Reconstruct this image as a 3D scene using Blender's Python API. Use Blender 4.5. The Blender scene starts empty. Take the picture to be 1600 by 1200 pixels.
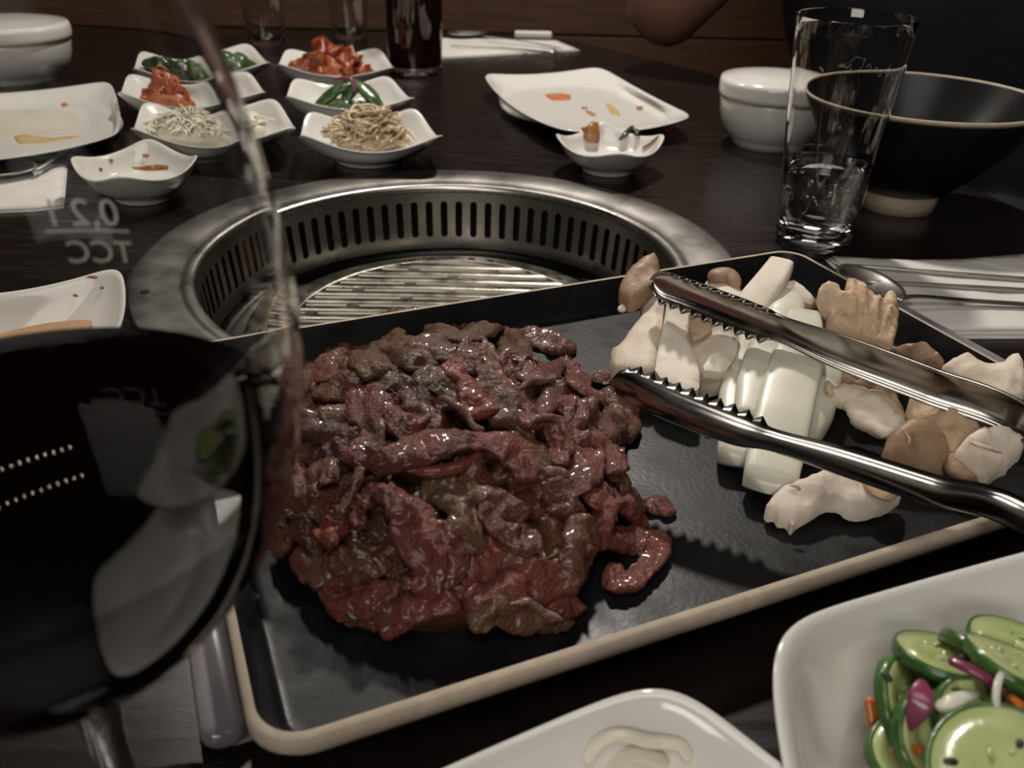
import bpy, bmesh, math, random
import numpy as np
from mathutils import Vector, noise, geometry
PI = math.pi
TZ = 0.75                                   # height of the table top above the floor
# ------------------------------------------------------------------ camera, world, lights, exposure
scene = bpy.context.scene
C = scene.collection
CAM_H, PITCH, ROLL, FPX = 0.22, math.radians(30.5), math.radians(1.3), 1370.0
_f = Vector((0, math.cos(PITCH), -math.sin(PITCH)))
_r0 = Vector((1, 0, 0)); _u0 = _r0.cross(_f)
_r = math.cos(ROLL)*_r0 + math.sin(ROLL)*_u0
_u = -math.sin(ROLL)*_r0 + math.cos(ROLL)*_u0
_o = Vector((0, 0, TZ+CAM_H))
cd = bpy.data.cameras.new('camera'); cam = bpy.data.objects.new('camera', cd); C.objects.link(cam)
from mathutils import Matrix
cam.matrix_world = Matrix.Translation(_o) @ Matrix((_r, _u, -_f)).transposed().to_4x4()
cd.sensor_width = 36.0; cd.sensor_fit = 'HORIZONTAL'; cd.lens = 36.0*FPX/1600.0
cd.clip_start = 0.01; cd.clip_end = 50
cd.dof.use_dof = True; cd.dof.focus_distance = 0.40; cd.dof.aperture_fstop = 15.0
scene.camera = cam

scene.view_settings.view_transform = 'Standard'
scene.view_settings.look = 'None'
scene.view_settings.exposure = 0.2
scene.view_settings.gamma = 1.0
scene.view_settings.use_curve_mapping = False
scene.cycles.max_bounces = 10
scene.cycles.transparent_max_bounces = 24
scene.cycles.transmission_bounces = 10
scene.cycles.caustics_refractive = False
scene.cycles.caustics_reflective = False
scene.cycles.sample_clamp_indirect = 3.0

w = bpy.data.worlds.new('world'); scene.world = w; w.use_nodes = True
w.node_tree.nodes['Background'].inputs[0].default_value = (1.0, 0.88, 0.78, 1)
w.node_tree.nodes['Background'].inputs[1].default_value = 0.03

def area_light(name, loc, target, sx, sy, power, col):
    l = bpy.data.lights.new(name, 'AREA'); l.shape = 'RECTANGLE'; l.size = sx; l.size_y = sy
    l.energy = power; l.color = col
    o = bpy.data.objects.new(name, l); C.objects.link(o)
    o.location = loc
    o.rotation_euler = (Vector(target)-Vector(loc)).to_track_quat('-Z', 'Y').to_euler()
    return o
area_light('spot_lamp', (0.10, 1.20, TZ+0.93), (0.02, 0.30, TZ), 0.07, 0.07, 9.5, (1.0, 0.93, 0.84))
area_light('strip_lamp', (-0.51, 1.32, TZ+1.18), (-0.1, 0.3, TZ), 0.06, 0.16, 3.0, (1.0, 0.94, 0.86))
area_light('overhead_fill', (0.0, -0.35, TZ+1.45), (0.0, 0.6, TZ), 0.8, 0.8, 6.0, (1.0, 0.93, 0.86))  # added soft fill for the dish sides, not a visible fixture
area_light('rear_lamp', (-0.5, -1.5, TZ+0.95), (0.0, 0.9, TZ), 1.0, 0.5, 11.0, (1.0, 0.93, 0.86))

# ------------------------------------------------------------------ helpers
def P(px, py, z=0.0):
    """World point at height z over the table top that the photograph shows at (px, py)."""
    d = (px-800)/FPX*_r - (py-600)/FPX*_u + _f
    t = (TZ+z-_o.z)/d.z
    return _o + d*t
def ray(px, py):
    return ((px-800)/FPX*_r - (py-600)/FPX*_u + _f).normalized()

def tag(o, label=None, cat=None, group=None, kind=None):
    if label: o['label'] = label
    if cat: o['category'] = cat
    if group: o['group'] = group
    if kind: o['kind'] = kind
    return o
def empty(name, loc, label=None, cat=None, group=None, rz=0):
    o = bpy.data.objects.new(name, None); C.objects.link(o); o.location = loc; o.rotation_euler = (0, 0, rz)
    o.empty_display_size = 0.02
    return tag(o, label, cat, group)
def obj(name, vf, mat, parent=None, smooth=True, kind=None):
    v, f = vf
    me = bpy.data.meshes.new(name)
    off = Vector((0, 0, 0))
    if parent is not None:                       # parents are Empties or meshes with translation only
        q = parent
        while q is not None: off += q.location; q = q.parent
        v = [Vector(a)-off for a in v]
        me.from_pydata([tuple(a) for a in v], [], f)
    else:
        vs = np.array([tuple(a) for a in v]); c = vs.mean(0); c[2] = vs[:, 2].min()
        me.from_pydata([tuple(a) for a in (vs-c)], [], f); off = Vector(c)
    me.validate(); me.update()
    if smooth: me.polygons.foreach_set('use_smooth', [True]*len(me.polygons))
    if mat: me.materials.append(mat)
    o = bpy.data.objects.new(name, me); C.objects.link(o)
    if parent is not None: o.parent = parent
    else: o.location = off
    if kind: o['kind'] = kind
    return o
def autosmooth(o, ang=35):
    me = o.data; bm = bmesh.new(); bm.from_mesh(me)
    bmesh.ops.recalc_face_normals(bm, faces=bm.faces)
    for e in bm.edges:
        if len(e.link_faces) == 2 and e.calc_face_angle(0) > math.radians(ang): e.smooth = False
    bm.to_mesh(me); bm.free(); return o
def bevel(o, w, seg=2):
    m = o.modifiers.new('bevel', 'BEVEL'); m.width = w; m.segments = seg; m.limit_method = 'ANGLE'; return o
def join(*parts):
    V, F = [], []
    for v, f in parts:
        n = len(V); V += list(v); F += [tuple(i+n for i in q) for q in f]
    return V, F
def box(x0, x1, y0, y1, z0, z1):
    v = [Vector(a) for a in ((x0,y0,z0),(x1,y0,z0),(x1,y1,z0),(x0,y1,z0),(x0,y0,z1),(x1,y0,z1),(x1,y1,z1),(x0,y1,z1))]
    return v, [(0,3,2,1),(4,5,6,7),(0,1,5,4),(1,2,6,5),(2,3,7,6),(3,0,4,7)]
def lathe(c, prof, n=64, closed=False):
    V = []; F = []
    for r, z in prof:
        for i in range(n):
            a = 2*PI*i/n; V.append(Vector((c[0]+r*math.cos(a), c[1]+r*math.sin(a), c[2]+z)))
    m = len(prof)
    for j in range(m if closed else m-1):
        k = (j+1) % m
        for i in range(n):
            i2 = (i+1) % n
            F.append((j*n+i, j*n+i2, k*n+i2, k*n+i))
    if not closed:
        for j, rev in ((0, True), (m-1, False)):
            if prof[j][0] < 1e-3:
                q = [j*n+i for i in range(n)]; F.append(tuple(q[::-1] if rev else q))
    return V, F
def catmull(pts, n):
    pts = [np.array(p, float) for p in pts]
    if len(pts) == 2: pts = [pts[0], (pts[0]+pts[1])/2, pts[1]]
    e = [2*pts[0]-pts[1]] + pts + [2*pts[-1]-pts[-2]]
    L = len(pts)-1; out = []
    for i in range(n+1):
        s = i/n*L; k = min(int(s), L-1); t = s-k
        a, b, c, d = e[k:k+4]
        out.append(0.5*((2*b)+(c-a)*t+(2*a-5*b+4*c-d)*t*t+(3*b-a-3*c+d)*t**3))
    return out
def fbm(p, s, o=3):
    v = 0; a = 1
    for k in range(o): v += a*noise.noise(Vector(p)*s*(2**k)); a *= .5
    return v
def ribbon(path, wid, thk, n=28, m=14, up=None, taper=0.12, amp=0.0, sc=120, e=1.0, seed=0, twist=0.0, fib=0.0, amp2=0.0, sc2=420, fold=0.0):
    """Solid strip along 3-D path; wid/thk: numbers or lists; e<1 gives squarer section."""
    pts = catmull(path, n)
    def lst(a): return [float(q[0]) for q in catmull([[x] for x in a], n)] if isinstance(a, (list, tuple)) else [a]*(n+1)
    W, T = lst(wid), lst(thk)
    V = []; F = []
    for i, p in enumerate(pts):
        t = Vector(pts[min(i+1, n)]-pts[max(i-1, 0)]).normalized()
        u0 = Vector(up(p) if callable(up) else (up or (0, 0, 1)))
        s = t.cross(u0); s = s.normalized() if s.length > 1e-6 else Vector((1, 0, 0))
        nn = s.cross(t)
        if twist:
            a = twist*math.sin(i/n*PI*2+seed); s, nn = math.cos(a)*s+math.sin(a)*nn, -math.sin(a)*s+math.cos(a)*nn
        f = i/n; k = 1.0
        if taper > 0:
            q = min(f, 1-f)/taper
            k = math.sqrt(max(0.0, 1-(1-min(q, 1))**2))*0.97+0.03
        for j in range(m):
            a = 2*PI*j/m; ca, sa = math.cos(a), math.sin(a)
            x = math.copysign(abs(ca)**e, ca)*W[i]/2*k; z = math.copysign(abs(sa)**e, sa)*T[i]/2*k
            q = Vector(p)+s*x+nn*z
            if amp:
                r = (s*ca+nn*sa)
                q0 = q.copy(); q += r*(amp*fbm(q0+Vector((seed*.37, 0, 0)), sc, 3)*min(1, k*1.3))
                if amp2: q += r*(amp2*fbm(q0, sc2, 2))*k
            if fold: q += nn*(fold*k*math.sin(x/max(W[i],1e-5)*7.5+seed+i*.09)*(.6+.6*noise.noise(Vector((i*.11, seed, 0)))))
            if fib: q += nn*(fib*noise.noise(Vector((x*900, i*.13, seed*3.1))))*k
            V.append(q)
    for i in range(n):
        for j in range(m):
            j2 = (j+1) % m; F.append((i*m+j, i*m+j2, (i+1)*m+j2, (i+1)*m+j))
    F.append(tuple(range(m))[::-1]); F.append(tuple(n*m+j for j in range(m)))
    return V, F
def tube(path, r, n=24, m=10, taper=0.0): 
    w = [2*a for a in r] if isinstance(r, (list, tuple)) else 2*r
    return ribbon(path, w, w, n, m, taper=taper)
def pillow(poly, puff=0.003, edge=0.006, side=0.004, grid=0.0025, amp=0.0, sc=150, seed=1, groove=None, smooth=1, bot=0.0):
    """Solid piece whose outline is poly [(x, y, z)...] world; puffed top, side walls, flat underside."""
    n = len(poly)
    pts = [np.array(p, float) for p in poly]
    for _ in range(smooth):                       # Chaikin corner cutting
        q = []
        for i in range(len(pts)):
            a, b = pts[i], pts[(i+1) % len(pts)]; q += [a*.8+b*.2, a*.2+b*.8]
        pts = q
    B = []
    for i in range(len(pts)):
        a, b = pts[i], pts[(i+1) % len(pts)]; L = np.linalg.norm((b-a)[:2]); k = max(1, int(L/grid))
        for j in range(k): B.append(a+(b-a)*j/k)
    area = sum(B[i][0]*B[(i+1) % len(B)][1]-B[(i+1) % len(B)][0]*B[i][1] for i in range(len(B)))
    if area < 0: B = B[::-1]
    bx = np.array(B); lo = bx.min(0); hi = bx.max(0)
    A0 = bx[:, :2]; A1 = np.roll(A0, -1, 0)
    def dist(p):
        d = A1-A0; t = np.clip(((p-A0)*d).sum(1)/np.maximum((d*d).sum(1), 1e-12), 0, 1)
        return np.sqrt((((A0+d*t[:, None])-p)**2).sum(1)).min()
    def inside(p):
        x, y = p; c = False
        y0, y1 = A0[:, 1], A1[:, 1]; m_ = (y0 > y) != (y1 > y)
        xx = A0[m_, 0]+(y-y0[m_])/(y1[m_]-y0[m_])*(A1[m_, 0]-A0[m_, 0])
        return (xx > x).sum() % 2 == 1
    rnd = random.Random(seed); I = []
    y = lo[1]
    while y < hi[1]:
        x = lo[0]
        while x < hi[0]:
            p = np.array((x+rnd.uniform(-.25, .25)*grid, y+rnd.uniform(-.25, .25)*grid))
            if inside(p) and dist(p) > grid*.45: I.append(p)
            x += grid
        y += grid
    V2 = [Vector(b[:2]) for b in B]+[Vector(p) for p in I]
    nb = len(B)
    r = geometry.delaunay_2d_cdt(V2, [(i, (i+1) % nb) for i in range(nb)], [], 1, 1e-7)
    vv, ff = r[0], r[2]
    P0 = np.array([p[:2] for p in pts]); Z0 = np.array([p[2] for p in pts])
    top = []
    for p in vv:
        q = np.array(p); d = dist(q); w_ = 1/(((P0-q)**2).sum(1)+1e-9)**1.5
        z = (w_*Z0).sum()/w_.sum()
        k = min(d/edge, 1.0); h = puff*math.sqrt(max(0, 1-(1-k)**2))
        if amp: h += amp*fbm((q[0], q[1], seed*.7), sc, 3)*min(1, d/edge+.3)
        if groove: h += groove(q[0], q[1])*min(1, d/edge)
        top.append(Vector((q[0], q[1], z+h)))
    N = len(top)
    bott = [Vector((a.x, a.y, min(a.z-side*.6, 0)+0 if False else 0)) for a in top]
    for i, p in enumerate(vv):
        q = np.array(p); w_ = 1/(((P0-q)**2).sum(1)+1e-9)**1.5; z = (w_*Z0).sum()/w_.sum()
        bott[i] = Vector((q[0], q[1], z-side-bot*math.sqrt(max(0, 1-(1-min(dist(q)/edge, 1))**2))))
    F = [tuple(f) for f in ff]+[tuple(i+N for i in f[::-1]) for f in ff]
    ed = {}
    for f in ff:
        for a, b in zip(f, f[1:]+f[:1]): ed[(a, b)] = 1
    for a, b in ed:
        if (b, a) not in ed: F.append((b, a, a+N, b+N))
    return top+bott, F
def PX(pts, z, t=None):
    """Photo points (optionally mapped by t=(x0, y0, scale)) to world points at height z (or own third value)."""
    out = []
    for q in pts:
        x, y = q[0], q[1]
        if t: x, y = t[0]+x*t[2], t[1]+y*t[2]
        out.append(tuple(P(x, y, q[2] if len(q) > 2 else z)))
    return out

# ------------------------------------------------------------------ materials
def mat(name, col, rough=0.5, metal=0.0, col2=None, nscale=40, ntype='noise', bump=0.0, bscale=200, bdist=0.001,
        trans=0.0, ior=1.45, sss=0.0, ssr=(1, .3, .2), sscale=0.003, coat=0.0, spec=0.5, lo=0.35, hi=0.65, stretch=None,
        rough2=None, col3=None, nscale3=90, fibre=None):
    m = bpy.data.materials.new(name); m.use_nodes = True; nt = m.node_tree; N = nt.nodes; L = nt.links
    b = N['Principled BSDF']
    def c4(c): return (*c, 1)
    b.inputs['Base Color'].default_value = c4(col); b.inputs['Roughness'].default_value = rough
    b.inputs['Metallic'].default_value = metal; b.inputs['Transmission Weight'].default_value = trans
    b.inputs['IOR'].default_value = ior; b.inputs['Coat Weight'].default_value = coat
    b.inputs['Specular IOR Level'].default_value = spec
    if coat: b.inputs['Coat Roughness'].default_value = 0.08
    if sss:
        b.inputs['Subsurface Weight'].default_value = sss; b.inputs['Subsurface Radius'].default_value = ssr
        b.inputs['Subsurface Scale'].default_value = sscale
    tc = N.new('ShaderNodeTexCoord'); mp = N.new('ShaderNodeMapping'); L.new(tc.outputs['Object'], mp.inputs[0])
    if stretch: mp.inputs['Scale'].default_value = stretch
    oi = N.new('ShaderNodeObjectInfo')
    cb = N.new('ShaderNodeVectorMath'); cb.operation = 'MULTIPLY_ADD'; cb.inputs[1].default_value = (3, 5, 7)
    L.new(oi.outputs['Random'], cb.inputs[0]); L.new(mp.outputs[0], cb.inputs[2])
    vec = cb.outputs[0]
    if col2 is not None:
        t = N.new('ShaderNodeTexNoise'); t.inputs['Scale'].default_value = nscale; t.inputs['Detail'].default_value = 5
        L.new(vec, t.inputs['Vector'])
        r = N.new('ShaderNodeValToRGB'); r.color_ramp.elements[0].position = lo; r.color_ramp.elements[1].position = hi
        r.color_ramp.elements[0].color = c4(col); r.color_ramp.elements[1].color = c4(col2)
        L.new(t.outputs[0], r.inputs[0]); out = r.outputs[0]
        if col3 is not None:
            t3 = N.new('ShaderNodeTexNoise'); t3.inputs['Scale'].default_value = nscale3; t3.inputs['Detail'].default_value = 6
            L.new(vec, t3.inputs['Vector'])
            r3 = N.new('ShaderNodeMapRange'); r3.inputs[1].default_value = .56; r3.inputs[2].default_value = .72
            L.new(t3.outputs[0], r3.inputs[0])
            mx = N.new('ShaderNodeMix'); mx.data_type = 'RGBA'
            L.new(r3.outputs[0], mx.inputs[0]); L.new(out, mx.inputs[6]); mx.inputs[7].default_value = c4(col3)
            out = mx.outputs[2]
        if fibre is not None:      # streaks running along each strip (per-vertex strip coordinates)
            at = N.new('ShaderNodeAttribute'); at.attribute_name = 'strip_uv'
            tf = N.new('ShaderNodeTexNoise'); tf.inputs['Scale'].default_value = 1.0; tf.inputs['Detail'].default_value = 6; tf.inputs['Roughness'].default_value = .65
            L.new(at.outputs['Vector'], tf.inputs['Vector'])
            rf = N.new('ShaderNodeMapRange'); rf.inputs[1].default_value = .52; rf.inputs[2].default_value = .74; rf.inputs[4].default_value = .40
            L.new(tf.outputs[0], rf.inputs[0])
            mf = N.new('ShaderNodeMix'); mf.data_type = 'RGBA'
            L.new(rf.outputs[0], mf.inputs[0]); L.new(out, mf.inputs[6]); mf.inputs[7].default_value = c4(fibre); out = mf.outputs[2]
        L.new(out, b.inputs['Base Color'])
        if rough2 is not None:
            mr = N.new('ShaderNodeMapRange'); mr.inputs[1].default_value = lo; mr.inputs[2].default_value = hi
            mr.inputs[3].default_value = rough; mr.inputs[4].default_value = rough2
            L.new(t.outputs[0], mr.inputs[0]); L.new(mr.outputs[0], b.inputs['Roughness'])
    if bump:
        t = N.new('ShaderNodeTexNoise'); t.inputs['Scale'].default_value = bscale; t.inputs['Detail'].default_value = 4
        L.new(vec, t.inputs['Vector'])
        bp = N.new('ShaderNodeBump'); bp.inputs['Strength'].default_value = bump; bp.inputs['Distance'].default_value = bdist
        L.new(t.outputs[0], bp.inputs['Height']); L.new(bp.outputs[0], b.inputs['Normal'])
        if fibre is not None:
            b2 = N.new('ShaderNodeBump'); b2.inputs['Strength'].default_value = .8; b2.inputs['Distance'].default_value = .0012
            L.new(tf.outputs[0], b2.inputs['Height']); L.new(b2.outputs[0], bp.inputs['Normal'])
    return m
def thin_glass(name, tint=(1, 1, 1), base=0.04, edge=0.5, rough=0.02, p=4.0):
    """Thin-walled clear glass: light passes straight through, edges reflect more."""
    m = bpy.data.materials.new(name); m.use_nodes = True; nt = m.node_tree; N = nt.nodes; L = nt.links
    N.remove(N['Principled BSDF']); out = N['Material Output']
    tr = N.new('ShaderNodeBsdfTransparent'); tr.inputs[0].default_value = (*tint, 1)
    gl = N.new('ShaderNodeBsdfGlossy'); gl.inputs[1].default_value = rough; gl.inputs[0].default_value = (1, 1, 1, 1)
    lw = N.new('ShaderNodeLayerWeight'); lw.inputs[0].default_value = 0.5
    pw = N.new('ShaderNodeMath'); pw.operation = 'POWER'; pw.inputs[1].default_value = p; L.new(lw.outputs['Facing'], pw.inputs[0])
    mr = N.new('ShaderNodeMapRange'); mr.inputs[3].default_value = base; mr.inputs[4].default_value = edge
    L.new(pw.outputs[0], mr.inputs[0])
    mx = N.new('ShaderNodeMixShader'); L.new(mr.outputs[0], mx.inputs[0]); L.new(tr.outputs[0], mx.inputs[1]); L.new(gl.outputs[0], mx.inputs[2])
    L.new(mx.outputs[0], out.inputs[0]); return m
def emit(name, col, s):
    m = bpy.data.materials.new(name); m.use_nodes = True; b = m.node_tree.nodes['Principled BSDF']
    b.inputs['Base Color'].default_value = (*col, 1)
    b.inputs['Emission Color'].default_value = (*col, 1); b.inputs['Emission Strength'].default_value = s; return m

M = {}
M['porcelain'] = mat('porcelain', (.66, .64, .60), .12, coat=.3, spec=.5)
M['table'] = mat('dark_table_wood', (.0085, .0052, .0046), .20, col2=(.0125, .0076, .0065), nscale=22, stretch=(1, 9, 1), lo=.3, hi=.75, rough2=.32, bump=.10, bscale=260, bdist=.0004)
M['bench'] = mat('bench_wood', (.105, .050, .030), .5, col2=(.155, .080, .048), nscale=9, stretch=(1, 14, 22), bump=.1, bscale=60)
M['wall'] = mat('wall_paint', (.028, .017, .012), .8, col2=(.036, .021, .015), nscale=5)
M['ceiling'] = mat('ceiling_paint', (.14, .115, .095), .9, col2=(.17, .14, .115), nscale=3)
M['floor'] = mat('floor_tile', (.04, .03, .025), .5, col2=(.06, .045, .035), nscale=8)
M['steel'] = mat('brushed_steel', (.50, .47, .44), .24, 1.0, col2=(.40, .38, .36), nscale=30, rough2=.34, bump=.05, bscale=90, bdist=.0004)
M['steel_mirror'] = mat('polished_steel', (.62, .59, .55), .10, 1.0, col2=(.52, .49, .46), nscale=60, rough2=.18)
M['steel_dark'] = mat('sooty_steel', (.16, .145, .13), .30, 1.0, col2=(.30, .28, .24), nscale=25, rough2=.45)
M['grate'] = mat('grill_plate_metal', (.13, .122, .10), .26, 1.0, col2=(.26, .24, .20), nscale=45, rough2=.40, bump=.2, bscale=140, bdist=.0008)
M['void'] = mat('duct_black', (.004, .004, .004), .8)
M['void_metal'] = mat('gap_dark_metal', (.03, .028, .025), .35, 1.0)  # near-black colour puts the groove's darkness into the drip ring
M['glaze'] = mat('black_glaze', (.008, .008, .009), .34, col2=(.012, .012, .013), nscale=60, rough2=.46, spec=.24, bump=.25, bscale=420, bdist=.0004)
M['stoneware'] = mat('unglazed_beige_stoneware', (.47, .39, .30), .7, col2=(.40, .33, .25), nscale=160, bump=.3, bscale=700, bdist=.0003)
M['bowl_black'] = mat('bowl_black_glaze', (.007, .007, .008), .28, col2=(.011, .010, .011), nscale=50, spec=.25)
M['cloth'] = mat('napkin_paper', (.66, .63, .60), .8, col2=(.60, .57, .54), nscale=50, bump=.2, bscale=400, bdist=.0004)
M['glass'] = thin_glass('clear_glass')
M['glass_bowl'] = mat('wine_glass_clear', (.98, .98, .97), .0, trans=1.0, ior=1.36)
M['steel_satin'] = mat('satin_cutlery_steel', (.60, .57, .53), .30, 1.0, col2=(.52, .49, .46), nscale=60, rough2=.38)
M['glass_solid'] = mat('solid_glass', (.97, .97, .96), .0, trans=1.0, ior=1.48)
M['water'] = mat('water', (1, 1, 1), .0, trans=1.0, ior=1.33)
M['wine'] = mat('red_wine', (.008, .0006, .0015), .0, trans=.3, ior=1.30)
M['cola'] = mat('cola', (.020, .005, .003), .05, trans=.3, ior=1.34)
M['etch'] = bpy.data.materials.new('frosted_engraving'); M['etch'].use_nodes = True
_n = M['etch'].node_tree; _tl = _n.nodes.new('ShaderNodeBsdfTranslucent'); _tl.inputs[0].default_value = (.5, .47, .45, 1); _mx = _n.nodes.new('ShaderNodeMixShader')
_n.nodes['Principled BSDF'].inputs['Base Color'].default_value = (.40, .37, .36, 1); _n.nodes['Principled BSDF'].inputs['Roughness'].default_value = .6
_n.links.new(_n.nodes['Principled BSDF'].outputs[0], _mx.inputs[1]); _n.links.new(_tl.outputs[0], _mx.inputs[2]); _n.links.new(_mx.outputs[0], _n.nodes['Material Output'].inputs[0])
M['shirt'] = mat('black_cloth', (.010, .010, .012), .85, col2=(.016, .016, .018), nscale=12, bump=.3, bscale=60, bdist=.004)
M['jeans'] = mat('dark_trousers', (.012, .012, .016), .85)
M['skin'] = mat('skin', (.16, .075, .052), .5, sss=.1, col2=(.19, .09, .06), nscale=12)
M['hair'] = mat('dark_hair', (.012, .008, .006), .5)
kw = dict(sss=.10, sscale=.003, bump=.8, bscale=900, bdist=.0012, coat=.34, spec=.6, fibre=(.25, .095, .075))
M['meat_red'] = mat('raw_beef_red', (0.1079, 0.0174, 0.0115), .40, col2=(0.1718, 0.0377, 0.0231), nscale=70, col3=(0.0799, 0.0326, 0.0127), nscale3=55, **kw)
M['meat_brown'] = mat('raw_beef_brown', (0.0999, 0.0399, 0.0173), .40, col2=(0.1199, 0.0261, 0.0161), nscale=60, col3=(0.1359, 0.0725, 0.0317), nscale3=75, **kw)
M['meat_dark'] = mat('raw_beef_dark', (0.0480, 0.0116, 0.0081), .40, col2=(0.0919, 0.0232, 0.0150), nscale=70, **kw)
M['meat_orange'] = mat('raw_beef_orange', (0.2078, 0.0363, 0.0150), .40, col2=(0.1518, 0.0218, 0.0127), nscale=80, **kw)
M['meat_olive'] = mat('raw_beef_olive', (0.0999, 0.0565, 0.0207), .40, col2=(0.1039, 0.0333, 0.0161), nscale=60, col3=(0.1598, 0.1088, 0.0346), nscale3=90, **kw)
M['fat'] = mat('beef_fat', (0.2220, 0.1258, 0.1036), .35, col2=(0.1628, 0.0555, 0.0444), nscale=90, **kw)
M['mush'] = mat('mushroom_white', (.72, .64, .54), .6, sss=.15, ssr=(1, .8, .5), sscale=.003, col2=(.58, .48, .36), nscale=45, bump=.6, bscale=170, bdist=.0012)
M['mush_cut'] = mat('mushroom_cut_face', (.78, .72, .63), .65, sss=.15, ssr=(1, .8, .5), sscale=.003, col2=(.66, .58, .46), nscale=55, bump=.25, bscale=250, bdist=.0004)
M['mush_brown'] = mat('mushroom_cap_brown', (.27, .165, .095), .5, sss=.1, ssr=(1, .7, .4), sscale=.003, col2=(.38, .25, .155), nscale=40, bump=.6, bscale=160, bdist=.0010, col3=(.16,.09,.05))
M['mush_tan'] = mat('oyster_mushroom_tan', (.48, .33, .21), .55, sss=.15, ssr=(1, .8, .5), sscale=.003, col2=(.60, .46, .32), nscale=38, bump=.7, bscale=150, bdist=.0013, col3=(.34, .20, .11))
M['onion'] = mat('raw_onion', (.58, .57, .46), .32, sss=.4, ssr=(1, .95, .6), sscale=.006, col2=(.63, .61, .51), nscale=30, coat=.1, bump=.12, bscale=90, bdist=.0006)
M['kimchi'] = mat('kimchi_red', (.15, .014, .006), .3, col2=(.30, .085, .03), nscale=110, coat=.1, bump=.9, bscale=180)
M['kimchi2'] = mat('spicy_radish_orange', (.36, .085, .035), .4, col2=(.42, .14, .06), nscale=60, coat=.2, bump=.5, bscale=220)
M['green'] = mat('green_leaf', (.020, .055, .014), .3, col2=(.065, .11, .030), nscale=50, coat=.3, bump=.4, bscale=150)
M['seaweed'] = mat('dark_seaweed', (.015, .030, .014), .3, col2=(.05, .075, .025), nscale=50, coat=.3, bump=.4, bscale=150)
M['sprout'] = mat('bean_sprout', (.60, .50, .33), .35, sss=.2, ssr=(1, .8, .5), col2=(.50, .38, .24), nscale=50, coat=.2)
M['radish'] = mat('white_radish_shreds', (.70, .67, .56), .35, sss=.2, ssr=(1, .9, .6), col2=(.64, .60, .48), nscale=50, bump=.3, bscale=260)
M['cuke'] = mat('cucumber_flesh', (.33, .40, .15), .25, sss=.3, ssr=(.8, 1, .4), col2=(.42, .46, .22), nscale=90, coat=.3, bump=.25, bscale=300, bdist=.0005)
M['cuke_skin'] = mat('cucumber_skin', (.028, .085, .016), .3, col2=(.060, .15, .030), nscale=60, coat=.3)
M['carrot'] = mat('carrot', (.56, .15, .02), .3, col2=(.48, .11, .015), nscale=60, coat=.3)
M['red_onion'] = mat('red_onion', (.14, .018, .050), .3, col2=(.22, .045, .09), nscale=60, coat=.3)
M['sesame'] = mat('dark_seed', (.02, .012, .008), .5)
M['sauce_tan'] = mat('tan_sauce', (.40, .22, .11), .15, col2=(.46, .28, .15), nscale=40, coat=.3)
M['sauce_red'] = mat('red_sauce_smear', (.45, .13, .05), .3, col2=(.52, .22, .09), nscale=90)
M['sauce_brown'] = mat('brown_soy_smear', (.25, .09, .03), .2, col2=(.38, .18, .07), nscale=90)
M['sauce_yellow'] = mat('ochre_sauce_smear', (.50, .33, .13), .3, col2=(.56, .44, .24), nscale=50)
M['sauce_film'] = mat('pale_sauce_film', (.60, .54, .43), .2, col2=(.64, .60, .52), nscale=30)
M['steel_tong'] = mat('tong_steel', (.46, .44, .42), .15, 1.0, col2=(.38, .36, .34), nscale=60, rough2=.26)
M['air'] = mat('air_bubble', (.75, .75, .72), .05, metal=1.0)
M['sauce_orange'] = mat('orange_oil_smear', (.52, .27, .08), .3, col2=(.56, .38, .18), nscale=60)
M['acrylic'] = mat('tray_plastic', (.26, .24, .26), .16, col2=(.21, .20, .215), nscale=40, coat=.5)
M['bulb'] = emit('bulb_glow', (1.0, .88, .72), 90.0)
# ------------------------------------------------------------------ the setting
def struct(name, vf, m): 
    o = obj(name, vf, m, smooth=False); o['kind'] = 'structure'; return o
struct('floor', box(-3, 3, -2, 3.2, -.05, 0), M['floor'])
struct('ceiling', box(-3, 3, -2, 3.2, 2.7, 2.75), M['ceiling'])
struct('wall_back', box(-3, 3, 3.2, 3.3, 0, 2.7), M['wall'])
struct('wall_left', box(-3.1, -3, -2, 3.2, 0, 2.7), M['wall'])
struct('wall_right', box(3, 3.1, -2, 3.2, 0, 2.7), M['wall'])
struct('wall_front', box(-3, 3, -2.1, -2, 0, 2.7), M['wall'])

# booth bench along the far side: its boarded backrest is the brown strip along the top of the picture
bench = empty('booth_bench', (-.4, 1.9, 0), 'brown wooden booth bench with horizontal boards beyond the far end of the table', 'bench')
obj('seat', box(-2.2, 1.6, 1.60, 2.08, .38, .45), M['bench'], bench, False)
obj('base', box(-2.15, 1.55, 1.70, 2.06, 0, .38), M['bench'], bench, False)
for k in range(6):
    o = obj('board', box(-2.2, 1.6, 2.05+.003*(k % 2), 2.09, .452+k*.102, .55+k*.102), M['bench'], bench, False); bevel(o, .003)
obj('back_post', box(-2.2, 1.6, 2.09, 2.13, .40, 1.08), M['bench'], bench, False)

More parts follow.
